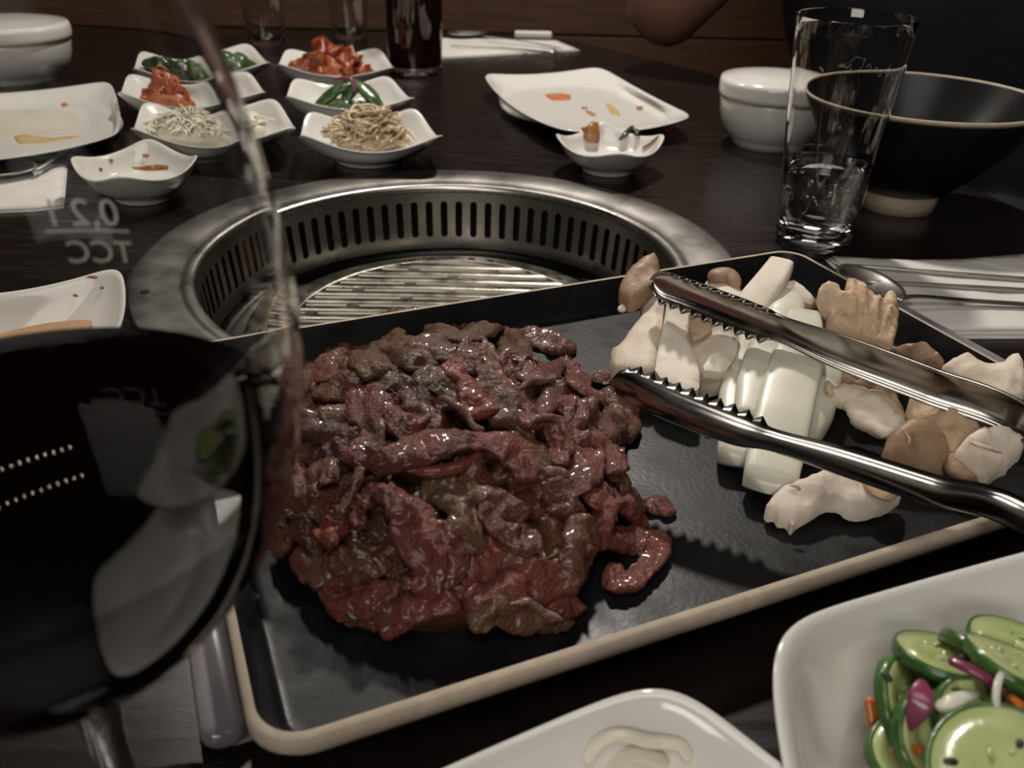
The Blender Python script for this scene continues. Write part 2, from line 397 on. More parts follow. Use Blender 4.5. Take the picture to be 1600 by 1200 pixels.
# ------------------------------------------------------------------ table with a round cut-out for the grill
GC = Vector((-.046, .531, TZ)); GR = .191
table = empty('dining_table', (GC.x, GC.y, 0), 'dark espresso-brown wooden dining table with a round grill set in it', 'table')
outline = [(-1.25, -.30), (.66, -.30), (.50, .25), (.388, .667), (.242, 1.159), (.09, 1.37), (.0, 1.43), (-1.25, 1.40)]
def hit(a):
    d = Vector((math.cos(a), math.sin(a))); best = 9
    for i in range(len(outline)):
        p, q = Vector(outline[i]), Vector(outline[(i+1) % len(outline)])
        e = q-p; r = p-Vector((GC.x, GC.y)); den = d.x*e.y-d.y*e.x
        if abs(den) < 1e-9: continue
        t = (r.x*e.y-r.y*e.x)/den; s = (r.x*d.y-r.y*d.x)/den
        if t > 0 and -1e-6 <= s <= 1+1e-6: best = min(best, t)
    return Vector((GC.x, GC.y))+d*best
angs = sorted([2*PI*i/120 for i in range(120)]+[math.atan2(y-GC.y, x-GC.x) % (2*PI) for x, y in outline])
V = []; F = []; n = len(angs)
for z in (TZ, TZ-.035):
    for a in angs: V.append(Vector((GC.x+.165*math.cos(a), GC.y+.165*math.sin(a), z)))
    for a in angs: h = hit(a); V.append(Vector((h.x, h.y, z)))
for i in range(n):
    j = (i+1) % n
    F += [(i, n+i, n+j, j), (2*n+i, 2*n+j, 3*n+j, 3*n+i), (n+i, 3*n+i, 3*n+j, n+j), (i, j, 2*n+j, 2*n+i)]
o = obj('tabletop', (V, F), M['table'], table, False); bevel(o, .004, 3)
obj('pedestal', box(GC.x-.30, GC.x+.30, GC.y-.30, GC.y+.30, .04, TZ-.13), M['table'], table, False)
obj('collar_frame', join(*[box(GC.x-.30+a, GC.x-.30+b, GC.y-.30+c_, GC.y-.30+d, TZ-.13, TZ-.036) for a, b, c_, d in ((0, .6, 0, .03), (0, .6, .57, .6), (0, .03, .03, .57), (.57, .6, .03, .57))]), M['table'], table, False)
obj('plinth', box(GC.x-.36, GC.x+.36, GC.y-.36, GC.y+.36, 0, .04), M['table'], table, False)

# ------------------------------------------------------------------ built-in grill
grill = empty('table_grill', GC, 'round stainless steel table grill with slotted wall sunk in the table', 'grill')
rim = [(.150, -.006), (.1485, -.0025), (.150, .0006), (.1535, .0016), (.157, .0006), (.160, -.0006), (.1635, .0012), (.180, .0016), (.188, .0014), (.191, .0008), (.191, .0001), (.166, .0003), (.152, -.006)]
obj('rim', lathe(GC, rim, 128, True), M['steel'], grill)
# slotted wall: each slot is a real opening
NS, zt, zb, r_t, r_b = 78, -.004, -.050, .1490, .1450
V = []; F = []
def wallp(a, z): 
    r = r_b+(r_t-r_b)*(z-zb)/(zt-zb); return Vector((GC.x+r*math.cos(a), GC.y+r*math.sin(a), TZ+z))
da = 2*PI/NS; hw = .0028/.147; sz0, sz1 = -.0405, -.0115; rr = .0028
for k in range(NS):
    a0 = k*da+da/2
    inner = []; outer = []
    for i in range(16):
        t = 2*PI*(i+.5)/16; cx, sy = math.cos(t), math.sin(t)
        zc = sz1-rr if sy > 0 else sz0+rr
        inner.append((a0+cx*hw, zc+sy*rr))
    for i in range(16):
        t = 2*PI*(i+.5)/16; cx, sy = math.cos(t), math.sin(t); s = max(abs(cx), abs(sy))
        X, Y = cx/s, sy/s
        oa = a0+X*da/2
        oz = (zt if Y > 0.999 else zb if Y < -.999 else (inner[i][1]))
        if abs(X) > .999 and abs(Y) > .9: oz = zt if Y > 0 else zb
        outer.append((oa, oz))
    # corners
    b = len(V)
    V += [wallp(*q) for q in inner]+[wallp(*q) for q in outer]
    V += [wallp(a0+s*da/2, z) for s, z in ((1, zt), (-1, zt), (-1, zb), (1, zb))]
    for i in range(16):
        j = (i+1) % 16; F.append((b+i, b+j, b+16+j, b+16+i))
    for ci, (i, j) in enumerate(((1, 2), (5, 6), (9, 10), (13, 14))): F.append((b+16+i, b+16+j, b+32+ci))
o = obj('slotted_wall', (V, F), M['steel'], grill, False)
so = o.modifiers.new('solid', 'SOLIDIFY'); so.thickness = .0008
obj('collar', lathe(GC, [(.1490, -.0045), (.1500, -.0045), (.1500, -.0015), (.1490, -.0015)], 96, True), M['steel_mirror'], grill)
obj('duct_shell', lathe(GC, [(.162, -.008), (.162, -.085), (.0005, -.085)], 64), M['void'], grill)
obj('drip_ring', lathe(GC, [(.1450, -.050), (.1455, -.053), (.139, -.056), (.134, -.0555), (.130, -.060), (.126, -.060), (.122, -.066), (.0005, -.070)], 96), M['void_metal'], grill)
# grill plate: sloped ring with near-black strips painting the dark of notches, then bars between long slots
ring = [(.1235, -.056), (.1245, -.050), (.123, -.0475), (.119, -.0462), (.1035, -.0430), (.1010, -.0432), (.1005, -.0465)]
plate = obj('grill_plate', lathe(GC, ring, 128), M['grate'], grill)
for i in range(44):
    a = 2*PI*i/44+.03
    p = GC+Vector((math.cos(a)*.108, math.sin(a)*.108, -.0437))
    t = Vector((-math.sin(a), math.cos(a), 0))*.0032
    rv = Vector((math.cos(a), math.sin(a), 0))
    obj('painted_notch', ribbon([p-t, p, p+t], .0034, .0016, 6, 8, taper=.5), M['void'], plate)
RI = .1015; pitch = .0128
k = -8
for k in range(-7, 8):
    y = k*pitch; hwid = .0050
    def xe(yy): return math.sqrt(max(RI**2-yy**2, 1e-8))
    # the solid band, slightly rounded
    V = []; F = []; prof = [(-1, -.0046), (-1, -.0012), (-.6, 0), (.6, 0), (1, -.0012), (1, -.0046)]
    if abs(y)+hwid > RI: continue
    nx = 12
    for i in range(nx+1):
        for s, dz in prof:
            yy = y+s*hwid; x = xe(yy)*(-1+2*i/nx)
            V.append(Vector((GC.x+x, GC.y+yy, TZ-.0425+dz-.0008*((x/.1)**2))))
    m = len(prof)
    for i in range(nx):
        for j in range(m-1): F.append((i*m+j, (i+1)*m+j, (i+1)*m+j+1, i*m+j+1))
    obj('bar', (V, F), M['grate'], plate)
    # bridges between this bar and the next, staggered, leave long slots
    if k < 7:
        y2 = y+pitch/2; X = xe(y2)-.004
        for bx in ([-.066, .0, .066] if k % 2 else [-.092, -.030, .030, .092]):
            if abs(bx)+.004 > X: continue
            o = obj('bridge', box(GC.x+bx-.004, GC.x+bx+.004, GC.y+y+hwid-.0003, GC.y+y+pitch-hwid+.0003, TZ-.047, TZ-.0434), M['grate'], plate, False)
sp = P(268, 504, .0045)
sp = GC+Vector((-.152-.016, -.062, .0013))
obj('screw', lathe(sp, [(.0005, .0012), (.0022, .0010), (.003, .0004), (.003, 0)], 20), M['void'], grill)

# ------------------------------------------------------------------ square dishes with lifted corners
def dish(name, label, corners, zc, dip, bulge, h_in, foot, cat='dish', group=None, wall=.0032, mid=.55, fh=.006, floor_r=.55, mt=None, rnd=7):
    """corners: four world points (x, y); the rim rises to zc at the corners and dips along the sides."""
    cs = [Vector((c[0], c[1])) for c in corners]; cen = sum(cs, Vector((0, 0)))/4
    rimp = []; K = 20
    for i in range(4):
        a, b = cs[i], cs[(i+1) % 4]; e = b-a; nn = Vector((e.y, -e.x)).normalized()
        if nn.dot((a+b)/2-cen) < 0: nn = -nn
        for j in range(K):
            t = j/K; q = 4*t*(1-t)
            p = a+e*t+nn*(bulge*e.length*q); rimp.append(np.array((p.x, p.y, zc-dip*q**1.0)))
    R = np.array(rimp); n = len(R)
    for _ in range(rnd): R = (np.roll(R, 1, 0)+2*R+np.roll(R, -1, 0))/4
    c2 = np.array((cen.x, cen.y))
    rad = np.hypot(*(R[:, :2]-c2).T); mean = rad.mean()
    V = []; F = []
    z0 = fh
    def ringpts(s, zf, circ):
        out = []
        for k in range(n):
            d = R[k, :2]-c2; l = np.hypot(*d); u = d/l
            r = s*((1-circ)*l+circ*mean)
            out.append(Vector((c2[0]+u[0]*r, c2[1]+u[1]*r, TZ+zf(R[k, 2]))))
        return out
    prof = []
    # outside from foot to rim, over the lip, inside to the floor
    prof.append((foot*.86, lambda z: .0015, 1)); prof.append((foot*.93, lambda z: 0, 1)); prof.append((foot, lambda z: 0, 1)); prof.append((foot, lambda z: fh*.8, 1))
    for s in (.12, .3, .5, .7, .88):
        sc_ = foot+(1-foot)*(s**.50); prof.append((sc_, (lambda s: lambda z: fh*.8+(z-fh*.8)*s)(s), max(0, 1-s*1.25)))
    wr = wall/mean
    prof.append((.985, lambda z: z-.0020, 0)); prof.append((1.0, lambda z: z-.0006, 0)); prof.append((1-.4*wr, lambda z: z, 0)); prof.append((1-wr, lambda z: z-.0012, 0))
    for s in (.85, .68, .5, .33, .18, .07):
        sc_ = floor_r+(1-wr-floor_r)*(s**mid); prof.append((sc_, (lambda s: lambda z: h_in+(z-h_in)*s)(s), max(0, 1-s*1.3)*.8))
    prof.append((floor_r*.85, lambda z: h_in, .9)); prof.append((floor_r*.4, lambda z: h_in-.0004, 1)); prof.append((.02, lambda z: h_in-.0005, 1))
    for s, zf, ci in prof: V += ringpts(s, zf, ci)
    m = len(prof)
    for j in range(m-1):
        for k in range(n): F.append((j*n+k, j*n+(k+1) % n, (j+1)*n+(k+1) % n, (j+1)*n+k))
    F.append(tuple((m-1)*n+k for k in range(n))); F.append(tuple(range(n))[::-1])
    o = obj(name, (V, F), mt or M['porcelain']); tag(o, label, cat, group)
    md = o.modifiers.new('sub', 'SUBSURF'); md.levels = 1; md.render_levels = 1
    return o, cen
def pc(pts, z): return [P(x, y, z) for x, y in pts]
def sq(*pts, z=.036): 
    return pc(pts, z)
SD = 'small white square side dishes'
side = {}
def small(key, label, pts, z=.036, dip=.013, **k):
    a = dict(bulge=.05, h_in=.009, foot=.50); a.update(k)
    side[key] = dish('side_dish', label, sq(*pts, z=z), z, dip, a['bulge'], a['h_in'], a['foot'], group=SD)[1]
small('sprout', 'white square dish with lifted corners holding bean sprouts, nearest the grill rim', [(478, 166), (650, 160), (697, 205), (466, 204)], dip=.016)
small('green', 'white square dish of glossy green vegetables between the sprouts and the kimchi', [(457, 116), (607, 112), (652, 148), (444, 145)])
small('kimchi', 'white square dish heaped with red cabbage kimchi beside the dark cola glass', [(446, 71), (592, 69), (617, 101), (430, 95)])
small('seaweed', 'farthest white dish on the left, with dark green seaweed', [(240, 69), (388, 62), (423, 93), (223, 98)])
small('spicy', 'white square dish with a peaked orange-red heap, behind the white radish dish', [(215, 105), (388, 105), (416, 139), (194, 136)])
small('radish', 'wide white dish of pale shredded radish, seen partly through the wine glass', [(238, 147), (430, 146), (462, 193), (212, 191)], dip=.015)
small('left_empty', 'almost empty white dish with brown sauce traces in front of the radish dish', [(110, 238), (246, 206), (338, 232), (194, 270)], dip=.010, z=.034, bulge=.10)
small('right_empty', 'small almost empty white dish with brown and green scraps in front of the square plate', [(864, 204), (942, 184), (1043, 205), (968, 236)], dip=.010, z=.032, bulge=.09)
small('sauce', 'white dish of thin tan sauce at the left edge above the wine', [(-100, 462), (196, 408), (170, 537), (-150, 627)], z=.034, dip=.006, bulge=.04, h_in=.006)

def bigplate(key, label, pts, z, dip, bulge):
    side[key] = dish('square_plate', label, sq(*pts, z=z), z, dip, bulge, .007, .55, cat='plate', floor_r=.74, mid=.8, group='white square plates', rnd=4)[1]
bigplate('plate_r', 'white square plate with an orange smear beside the lidded white pot', [(752, 113), (937, 102), (1087, 181), (878, 203)], .022, .006, .03)
bigplate('plate_l', 'white square plate with ochre and red sauce streaks at the left edge', [(-105, 148), (186, 121), (196, 207), (-120, 255)], .022, .005, .02)

def deep(name, label, A, B, D, z, **k):
    A, B, D = (Vector(q[:2]) for q in (A, B, D)); Cc = B+D-A
    return dish(name, label, [A, B, Cc, D], z, .008, .055, .010, .44, cat='bowl', group='white square bowls in front', wall=.0036, mid=.62, **k)[1]
A = P(1042, 1046, .044); dl = (P(740, 1180, .044)-A).normalized(); dr = (P(1200, 1165, .044)-A).normalized()
side['front'] = deep('square_bowl', 'white square bowl at the bottom edge, one corner pointing at the black platter', A, A+dl*.115, A+dr*.092, .044)
A = P(1196, 975, .046); dl = (P(1268, 1200, .042)-A).normalized(); dr = (P(1600, 862, .046)-A).normalized()
side['cuke'] = deep('square_bowl', 'white square bowl of cucumber salad in the bottom right corner', A, A+dl*.135, A+dr*.135, .046)

# ------------------------------------------------------------------ black platter with unglazed beige edge, on its steel tray
PA = math.radians(23.5); e1 = Vector((math.cos(PA), math.sin(PA))); e2 = Vector((-math.sin(PA), math.cos(PA)))
NL = Vector(P(395, 1186, .022)[:2]); LX, LY = .360, .240; PCN = NL+e1*LX/2+e2*LY/2
platter = empty('black_platter', (PCN.x, PCN.y, TZ), 'large rectangular black glazed platter with unglazed beige edge carrying beef and mushrooms', 'platter')
def rrect(hx, hy, r, z, n=8, sag=0.0):
    out = []
    for cx, cy, a0 in ((hx-r, hy-r, 0), (-hx+r, hy-r, PI/2), (-hx+r, -hy+r, PI), (hx-r, -hy+r, 3*PI/2)):
        for i in range(n+1):
            a = a0+PI/2*i/n; x = cx+r*math.cos(a); y = cy+r*math.sin(a)
            p = PCN+e1*x+e2*y; out.append(Vector((p.x, p.y, TZ+z)))
    # insert extra points along straight sides
    res = []
    for i in range(len(out)):
        a, b = out[i], out[(i+1) % len(out)]; k = 6 if (b-a).length > .03 else 1
        for j in range(k): res.append(a+(b-a)*j/k)
    return res
def loft(rings, cap0=True, cap1=True):
    V = []; F = []; n = len(rings[0])
    for r in rings: V += r
    for j in range(len(rings)-1):
        for i in range(n): F.append((j*n+i, j*n+(i+1) % n, (j+1)*n+(i+1) % n, (j+1)*n+i))
    if cap0: F.append(tuple(range(n))[::-1])
    if cap1: F.append(tuple((len(rings)-1)*n+i for i in range(n)))
    return V, F
hx, hy = LX/2, LY/2
outer = [rrect(hx-.022, hy-.022, .010, .0032), rrect(hx-.020, hy-.020, .010, .0022), rrect(hx-.012, hy-.012, .012, .0035), rrect(hx-.003, hy-.003, .014, .0125), rrect(hx, hy, .015, .0175), rrect(hx, hy, .015, .0215), rrect(hx-.0012, hy-.0012, .014, .0225), rrect(hx-.0030, hy-.0030, .013, .0225)]
o = obj('beige_edge', loft(outer, True, False), M['stoneware'], platter); o['label'] = 'unglazed beige stoneware edge'
inner = [rrect(hx-.0030, hy-.0030, .013, .0223), rrect(hx-.0042, hy-.0042, .012, .0205), rrect(hx-.0066, hy-.0066, .012, .0145), rrect(hx-.0090, hy-.0090, .012, .0084), rrect(hx-.0100, hy-.0100, .012, .0066), rrect(hx-.0114, hy-.0114, .012, .0060), rrect(hx-.014, hy-.014, .012, .0059), rrect(hx-.021, hy-.021, .014, .0059), rrect(hx-.07, hy-.07, .016, .0058)]
obj('glazed_surface', loft(inner, False, True), M['glaze'], platter)
ZP = .006
def tray_ring(x0, x1, y0, y1, r, z):
    out = []
    for cx, cy, a0 in ((x1-r, y1-r, 0), (x0+r, y1-r, PI/2), (x0+r, y0+r, PI), (x1-r, y0+r, 3*PI/2)):
        for i in range(7):
            a = a0+PI/2*i/6; p = PCN+e1*(cx+r*math.cos(a))+e2*(cy+r*math.sin(a)); out.append(Vector((p.x, p.y, TZ+z)))
    return out
tray = empty('serving_tray', (PCN.x, PCN.y, TZ), 'shiny grey metal tray showing beneath the left end of the black platter', 'tray')
obj('base', loft([tray_ring(-hx-.011, hx+.030, -hy+.024, hy-.02, .008, .0003), tray_ring(-hx-.012, hx+.031, -hy+.023, hy-.019, .009, .0010), tray_ring(-hx-.011, hx+.030, -hy+.024, hy-.02, .008, .0017)]), M['acrylic'], tray)
for xa, xb in ((-hx-.013, -hx+.001), (hx+.001, hx+.032)):
    obj('end_lip', loft([tray_ring(xa+.001, xb-.001, -hy+.023, hy-.019, .0055, .0012), tray_ring(xa, xb, -hy+.022, hy-.018, .006, .0030), tray_ring(xa, xb, -hy+.022, hy-.018, .006, .0062), tray_ring(xa+.0012, xb-.0012, -hy+.0232, hy-.0192, .005, .0078), tray_ring(xa+.004, xb-.004, -hy+.026, hy-.022, .003, .0084)]), M['acrylic'], tray)
# ------------------------------------------------------------------ heap of marinated beef strips
MC = Vector((-.024, .283)); 
def mound(x, y):
    """height of the heap above the table top"""
    u = (x-MC.x)/.074; v = (y-MC.y)/(.088 if y < MC.y else .078)
    q = 1-(u*u+v*v)
    if q <= 0: return ZP
    sk = 1.0+.22*((y-MC.y)/.08)-.12*u
    return ZP+.046*sk*q**.55
def on_mound(px, py, lift=0.0):
    d = ray(px, py); best = None; t = .12; p = _o+d*t
    md = (9, None)
    while t < .75:
        p = _o+d*t; g = (p.z-TZ)-lift-mound(p.x, p.y)
        if g <= 0: return p
        if mound(p.x, p.y) > ZP+.001 and g < md[0]: md = (g, p.copy())
        t += .0012
    return md[1] if md[1] is not None else P(px, py, ZP+lift)
def mnormal(p):
    e = .004
    return Vector((-(mound(p[0]+e, p[1])-mound(p[0]-e, p[1]))/(2*e), -(mound(p[0], p[1]+e)-mound(p[0], p[1]-e))/(2*e), 1.3)).normalized()
# inner mass of the heap
V = []; F = []; n, m = 180, 70
for j in range(m+1):
    s = 1-(j/m)**1.6
    for i in range(n):
        a = 2*PI*i/n; x = MC.x+math.cos(a)*.067*s; y = MC.y+math.sin(a)*(.079 if math.sin(a) < 0 else .074)*s
        z = mound(x, y)-.0035 if s < .999 else ZP
        p = Vector((x, y, TZ+max(z, ZP+.0002*j)))
        p += Vector((math.cos(a), math.sin(a), 1.2))*.0060*fbm(p, 85, 4)*(1 if j else 0)
        p.z = max(p.z, TZ+ZP); V.append(p)
for j in range(m):
    for i in range(n): F.append((j*n+i, j*n+(i+1) % n, (j+1)*n+(i+1) % n, (j+1)*n+i))
F.append(tuple(range(n))[::-1])
o = obj('beef_scraps', (V, F), M['meat_brown']); tag(o, 'tangled dark beef scraps deep inside the heap, seen in its gaps', 'meat', kind='stuff')

TB = (400, 460, .4583)
strips = [  # points in a crop of the heap, width there, material, lift, label
 ([(200,280),(280,300),(370,330),(400,400)],110,'brown',.000,'brown beef strip on the far left shoulder of the heap'),
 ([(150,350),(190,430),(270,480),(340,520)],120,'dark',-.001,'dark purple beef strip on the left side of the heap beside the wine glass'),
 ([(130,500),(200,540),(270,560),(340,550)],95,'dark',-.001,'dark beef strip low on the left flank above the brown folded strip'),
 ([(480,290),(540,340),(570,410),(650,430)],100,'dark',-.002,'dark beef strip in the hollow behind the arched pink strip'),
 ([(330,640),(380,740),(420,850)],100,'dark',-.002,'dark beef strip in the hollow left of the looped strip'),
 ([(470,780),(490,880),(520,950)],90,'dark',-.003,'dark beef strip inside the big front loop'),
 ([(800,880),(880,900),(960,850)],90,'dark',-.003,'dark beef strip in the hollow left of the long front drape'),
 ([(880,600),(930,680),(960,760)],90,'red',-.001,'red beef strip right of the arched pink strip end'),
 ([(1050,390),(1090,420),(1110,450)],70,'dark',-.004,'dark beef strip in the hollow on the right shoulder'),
 ([(430,70),(470,95),(560,95),(660,110),(760,110)],80,'brown',.002,'brown beef strip forming the pointed left end of the crest'),
 ([(600,120),(700,150),(780,130),(860,170),(890,220)],80,'olive',.001,'brown-red beef strip along the right of the crest'),
 ([(380,120),(440,170),(520,210),(600,230)],110,'olive',.001,'olive-brown beef strip just below the left of the crest'),
 ([(360,150),(300,210),(230,270),(180,320)],90,'brown',.001,'brown beef strip sloping down the far left edge of the heap'),
 ([(170,300),(210,270),(260,285)],60,'red',.003,'small bright red beef strip at the far left edge'),
 ([(340,210),(400,230),(430,290),(380,340)],100,'olive',.002,'olive beef strip folded on the left shoulder'),
 ([(400,300),(380,380),(400,460),(370,540),(350,590)],95,'red',.002,'red beef strip hanging down left of the hollow'),
 ([(430,350),(460,400),(520,440),(560,470)],90,'red',.002,'red beef strip ending above the arched pink strip'),
 ([(440,320),(500,300),(540,350),(560,420)],60,'dark',.002,'dark beef strip curled at the left of the hollow'),
 ([(520,160),(620,190),(700,200),(780,260)],110,'brown',.003,'brown beef strip across the upper middle of the heap'),
 ([(560,260),(640,300),(680,340),(700,400)],90,'olive',.002,'olive beef strip left of the orange-red one in the upper middle'),
 ([(660,220),(710,290),(750,350),(775,420)],80,'orange',.006,'orange-red beef strip in the upper middle of the heap'),
 ([(780,240),(800,320),(830,380),(850,450)],100,'olive',.005,'olive beef strip right of the orange-red one'),
 ([(620,345),(670,365),(715,400),(740,445),(780,460)],24,'fat',.009,'pale fatty ribbon edging the middle hollow'),
 ([(770,180),(830,270),(880,350),(930,420),(960,460)],52,'red',.006,'narrow red beef strip running down right of the olive ones'),
 ([(860,430),(910,490),(950,560),(950,640)],95,'olive',.003,'brown beef strip down the middle right of the heap'),
 ([(890,140),(950,150),(1010,180),(1065,215)],70,'brown',.001,'brown beef strip at the right end of the crest'),
 ([(900,250),(970,260),(1030,240),(1070,215)],60,'red',.003,'red beef strip under the right end of the crest'),
 ([(890,325),(940,295),(1000,290),(1020,270)],20,'fat',.006,'thin pale fat strand bridging the dark hole on the right'),
 ([(1050,240),(1090,290),(1110,330),(1160,360)],75,'red',.002,'red beef strip leading to the right shoulder'),
 ([(1010,300),(1000,360),(970,410)],45,'brown',.003,'short brown beef strip right of the dark hole'),
 ([(1010,380),(1060,370),(1100,350)],55,'red',.001,'short red beef strip on the right shoulder'),
 ([(1140,300),(1180,290),(1215,310)],62,'brown',.001,'small brown beef knob at the right shoulder'),
 ([(1160,350),(1210,370),(1235,430),(1200,490)],95,'brown',.002,'rounded brown beef strip bulging on the right shoulder toward the tongs'),
 ([(960,400),(1010,440),(1040,510),(1030,580)],80,'red',.004,'red beef strip with a pale upper edge right of the middle'),
 ([(930,435),(980,415),(1030,425),(1055,470)],22,'fat',.008,'pale fat rim curling over the red strip right of the middle'),
 ([(1070,480),(1130,480),(1190,530),(1180,600)],100,'red',.002,'bright red beef strip on the right flank'),
 ([(1180,520),(1110,600),(1060,640),(1000,640)],85,'red',.003,'red beef strip bent back toward the centre on the right flank'),
 ([(980,595),(1020,600),(1070,615)],34,'fat',.006,'small pale fat tip right of the middle'),
 ([(1190,600),(1240,620),(1270,670),(1310,710)],55,'brown',.001,'brown beef strip along the right edge of the heap'),
 ([(390,600),(470,560),(580,510),(700,490),(800,500),(880,530),(920,590),(910,640)],92,'red',.009,'long pink-red beef strip arched across the middle of the heap'),
 ([(480,580),(600,600),(700,580),(780,530)],40,'orange',.007,'thin orange-red strip under the arched one'),
 ([(690,600),(760,650),(840,700),(920,770)],100,'brown',.004,'brown beef strip below the arched one, running right'),
 ([(780,700),(830,790),(900,830),(970,815)],75,'brown',.006,'brown beef strip with a blunt right end near the middle'),
 ([(850,790),(800,870),(740,950),(660,1020)],95,'red',.001,'red beef strip slanting down left through the front middle'),
 ([(735,720),(755,780),(760,850)],26,'fat',.004,'whitish membrane between the loop and the brown strip'),
 ([(560,640),(640,660),(710,730),(720,820),(700,880)],100,'olive',.004,'olive-brown beef strip forming the right shoulder of the big loop'),
 ([(400,650),(470,680),(530,770),(570,860),(600,950),(560,1030)],100,'red',.007,'wide red beef strip running down the front loop'),
 ([(590,770),(650,830),(680,910),(640,1000)],62,'red',.007,'narrow red beef strip closing the front loop on the right'),
 ([(430,640),(390,690),(350,740),(360,800)],55,'red',.006,'red beef strip curling at the left of the front loop'),
 ([(355,580),(335,660),(300,730),(270,790)],36,'olive',.008,'thin olive tendril strip hanging on the left front'),
 ([(310,730),(270,790),(220,850)],80,'orange',.006,'bright orange-red beef strip end on the left front'),
 ([(290,590),(220,620),(150,670),(90,720)],110,'brown',.003,'brown-pink beef strip on the lower left flank'),
 ([(100,700),(60,750),(50,810),(120,850)],85,'brown',.001,'brown beef strip at the left foot of the heap'),
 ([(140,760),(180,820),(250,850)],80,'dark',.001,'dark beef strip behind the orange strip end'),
 ([(130,870),(200,910),(290,930),(350,910)],105,'brown',.000,'brown beef strip along the lower left foot of the heap'),
 ([(260,870),(320,920),(400,930),(450,890)],70,'olive',.004,'olive beef strip below the hollow on the left front'),
 ([(395,895),(420,920),(445,950)],13,'fat',.008,'tiny white fat sliver on the left front'),
 ([(230,1050),(270,990),(340,960),(380,990)],60,'red',.002,'pink beef strip at the lower left front corner'),
 ([(230,1040),(310,1060),(400,1030),(490,980)],70,'red',.003,'pink-edged beef strip curling at the lower left front'),
 ([(300,1075),(380,1090),(470,1110)],60,'brown',.000,'brown beef strip at the foot of the lower left front'),
 ([(400,1110),(490,1080),(590,1040),(680,990)],105,'red',.003,'thick red beef strip along the front foot of the heap'),
 ([(1010,620),(1040,700),(1050,760)],110,'brown',.004,'brown-red beef strip above the long front drape'),
 ([(1090,740),(1110,830),(1080,920),(1020,1000)],105,'brown',.006,'wide brown beef strip draped toward the viewer on the right'),
 ([(1000,900),(1000,970),(1040,1040),(1070,1110)],120,'red',.004,'red beef strip under the wide brown drape'),
 ([(720,1070),(800,1010),(890,970),(970,950)],85,'red',.003,'red beef strip behind the folded front piece'),
 ([(730,1140),(800,1090),(900,1080),(1000,1110),(1090,1110)],80,'olive',.004,'folded brown beef strip, nearest of all to the front'),
 ([(860,1050),(930,1045),(990,1085),(1050,1105)],20,'fat',.009,'pale fat edge on the folded front piece'),
 ([(1110,680),(1180,700),(1180,780),(1160,860)],75,'red',.003,'pink beef strip to the right of the wide brown drape'),
 ([(1170,690),(1240,710),(1320,750)],90,'red',.002,'red beef strip pointing right at the lower right flank'),
 ([(1180,840),(1260,825),(1340,850),(1350,930),(1270,990),(1180,950)],85,'red',.001,'hooked red-brown beef strip lying apart on the right'),
 ([(1350,760),(1370,720),(1410,770)],50,'brown',.000,'small brown beef scrap lying apart at the far right of the heap'),
]
for i, (pts, wd, mt, lift, lab) in enumerate(strips):
    P3 = []; 
    for (u, v) in pts:
        p = on_mound(TB[0]+u*TB[2], TB[1]+v*TB[2], lift); P3.append(p)
    mid = P3[len(P3)//2]; depth = (mid-_o).dot(_f)
    wm = wd*TB[2]/FPX*depth*(1.50 if wd > 40 else 1.2); th = max(.0035, wm*(.36 if mt != 'fat' else .35))
    base = [tuple(p-Vector((0, 0, th*.15))) for p in P3]
    for k, b in enumerate(base):
        if b[2] < TZ+ZP+th*.42: base[k] = (b[0], b[1], TZ+ZP+th*.42)
    wl = [wm*(.92+.24*math.sin(i*1.7+k*2.1)) for k in range(len(base))]
    nseg = 64 if wd > 50 else 30; ms = 28 if wd > 50 else 10
    vf = ribbon(base, wl, th, nseg, ms, up=lambda p: mnormal(p), taper=.13 if mt != 'fat' else .3, amp=wm*.13, fold=wm*.075 if wd > 40 else 0, sc=95 if wd > 50 else 220, seed=i*3+1, twist=.35, fib=.0007 if mt != 'fat' else 0, amp2=.0009 if wd > 50 else .0004, sc2=300)
    for q in vf[0]: 
        if q.z < TZ+ZP+.0001: q.z = TZ+ZP+.0001
    o = obj('beef_strip', vf, M['meat_'+mt] if mt != 'fat' else M['fat'])
    at = o.data.attributes.new('strip_uv', 'FLOAT_VECTOR', 'POINT')
    k4 = wm*330
    at.data.foreach_set('vector', [c_ for ii in range(nseg+1) for jj in range(ms) for c_ in (math.cos(2*PI*jj/ms)*k4+i, math.sin(2*PI*jj/ms)*k4, ii/nseg*5.0)])
    tag(o, lab, 'meat', 'marinated beef strips in the heap')

# ------------------------------------------------------------------ mushrooms and onion on the platter
TM = (940, 380, .4125)
def piece(name, label, cat, group, pts, z, mt, puff=.003, edge=.006, side_=.006, **k):
    vf = pillow(PX(pts, z, TM), puff, edge, side_, **k)
    for q in vf[0]: q.z = max(q.z, TZ+ZP+.0002)
    o = obj(name, vf, M[mt]); autosmooth(o, 50)
    if label: tag(o, label, cat, group)
    return o
def root(name, pts, z, label, cat, group):
    q = [P(TM[0]+a[0]*TM[2], TM[1]+a[1]*TM[2], z) for a in pts]; c = sum(q, Vector((0, 0, 0)))/len(q)
    return empty(name, (c.x, c.y, TZ+ZP), label, cat, group)
def sub(parent, vf, name, mt):
    for q in vf[0]: q.z = max(q.z, TZ+ZP+.0002)
    o = obj(name, vf, M[mt], parent); autosmooth(o, 55); return o
def rb(pts, wd, th, **k):
    """ribbon from crop points (u, v, z)"""
    p = [tuple(P(TM[0]+a*TM[2], TM[1]+b*TM[2], z)) for a, b, z in pts]
    return ribbon(p, wd, th, **k)
GM = 'king oyster mushroom slices'
r = root('king_oyster_mushroom', [(150, 300)], .02, 'king oyster mushroom slice with brown cap, leftmost, behind the near tong jaw', 'mushroom', GM)
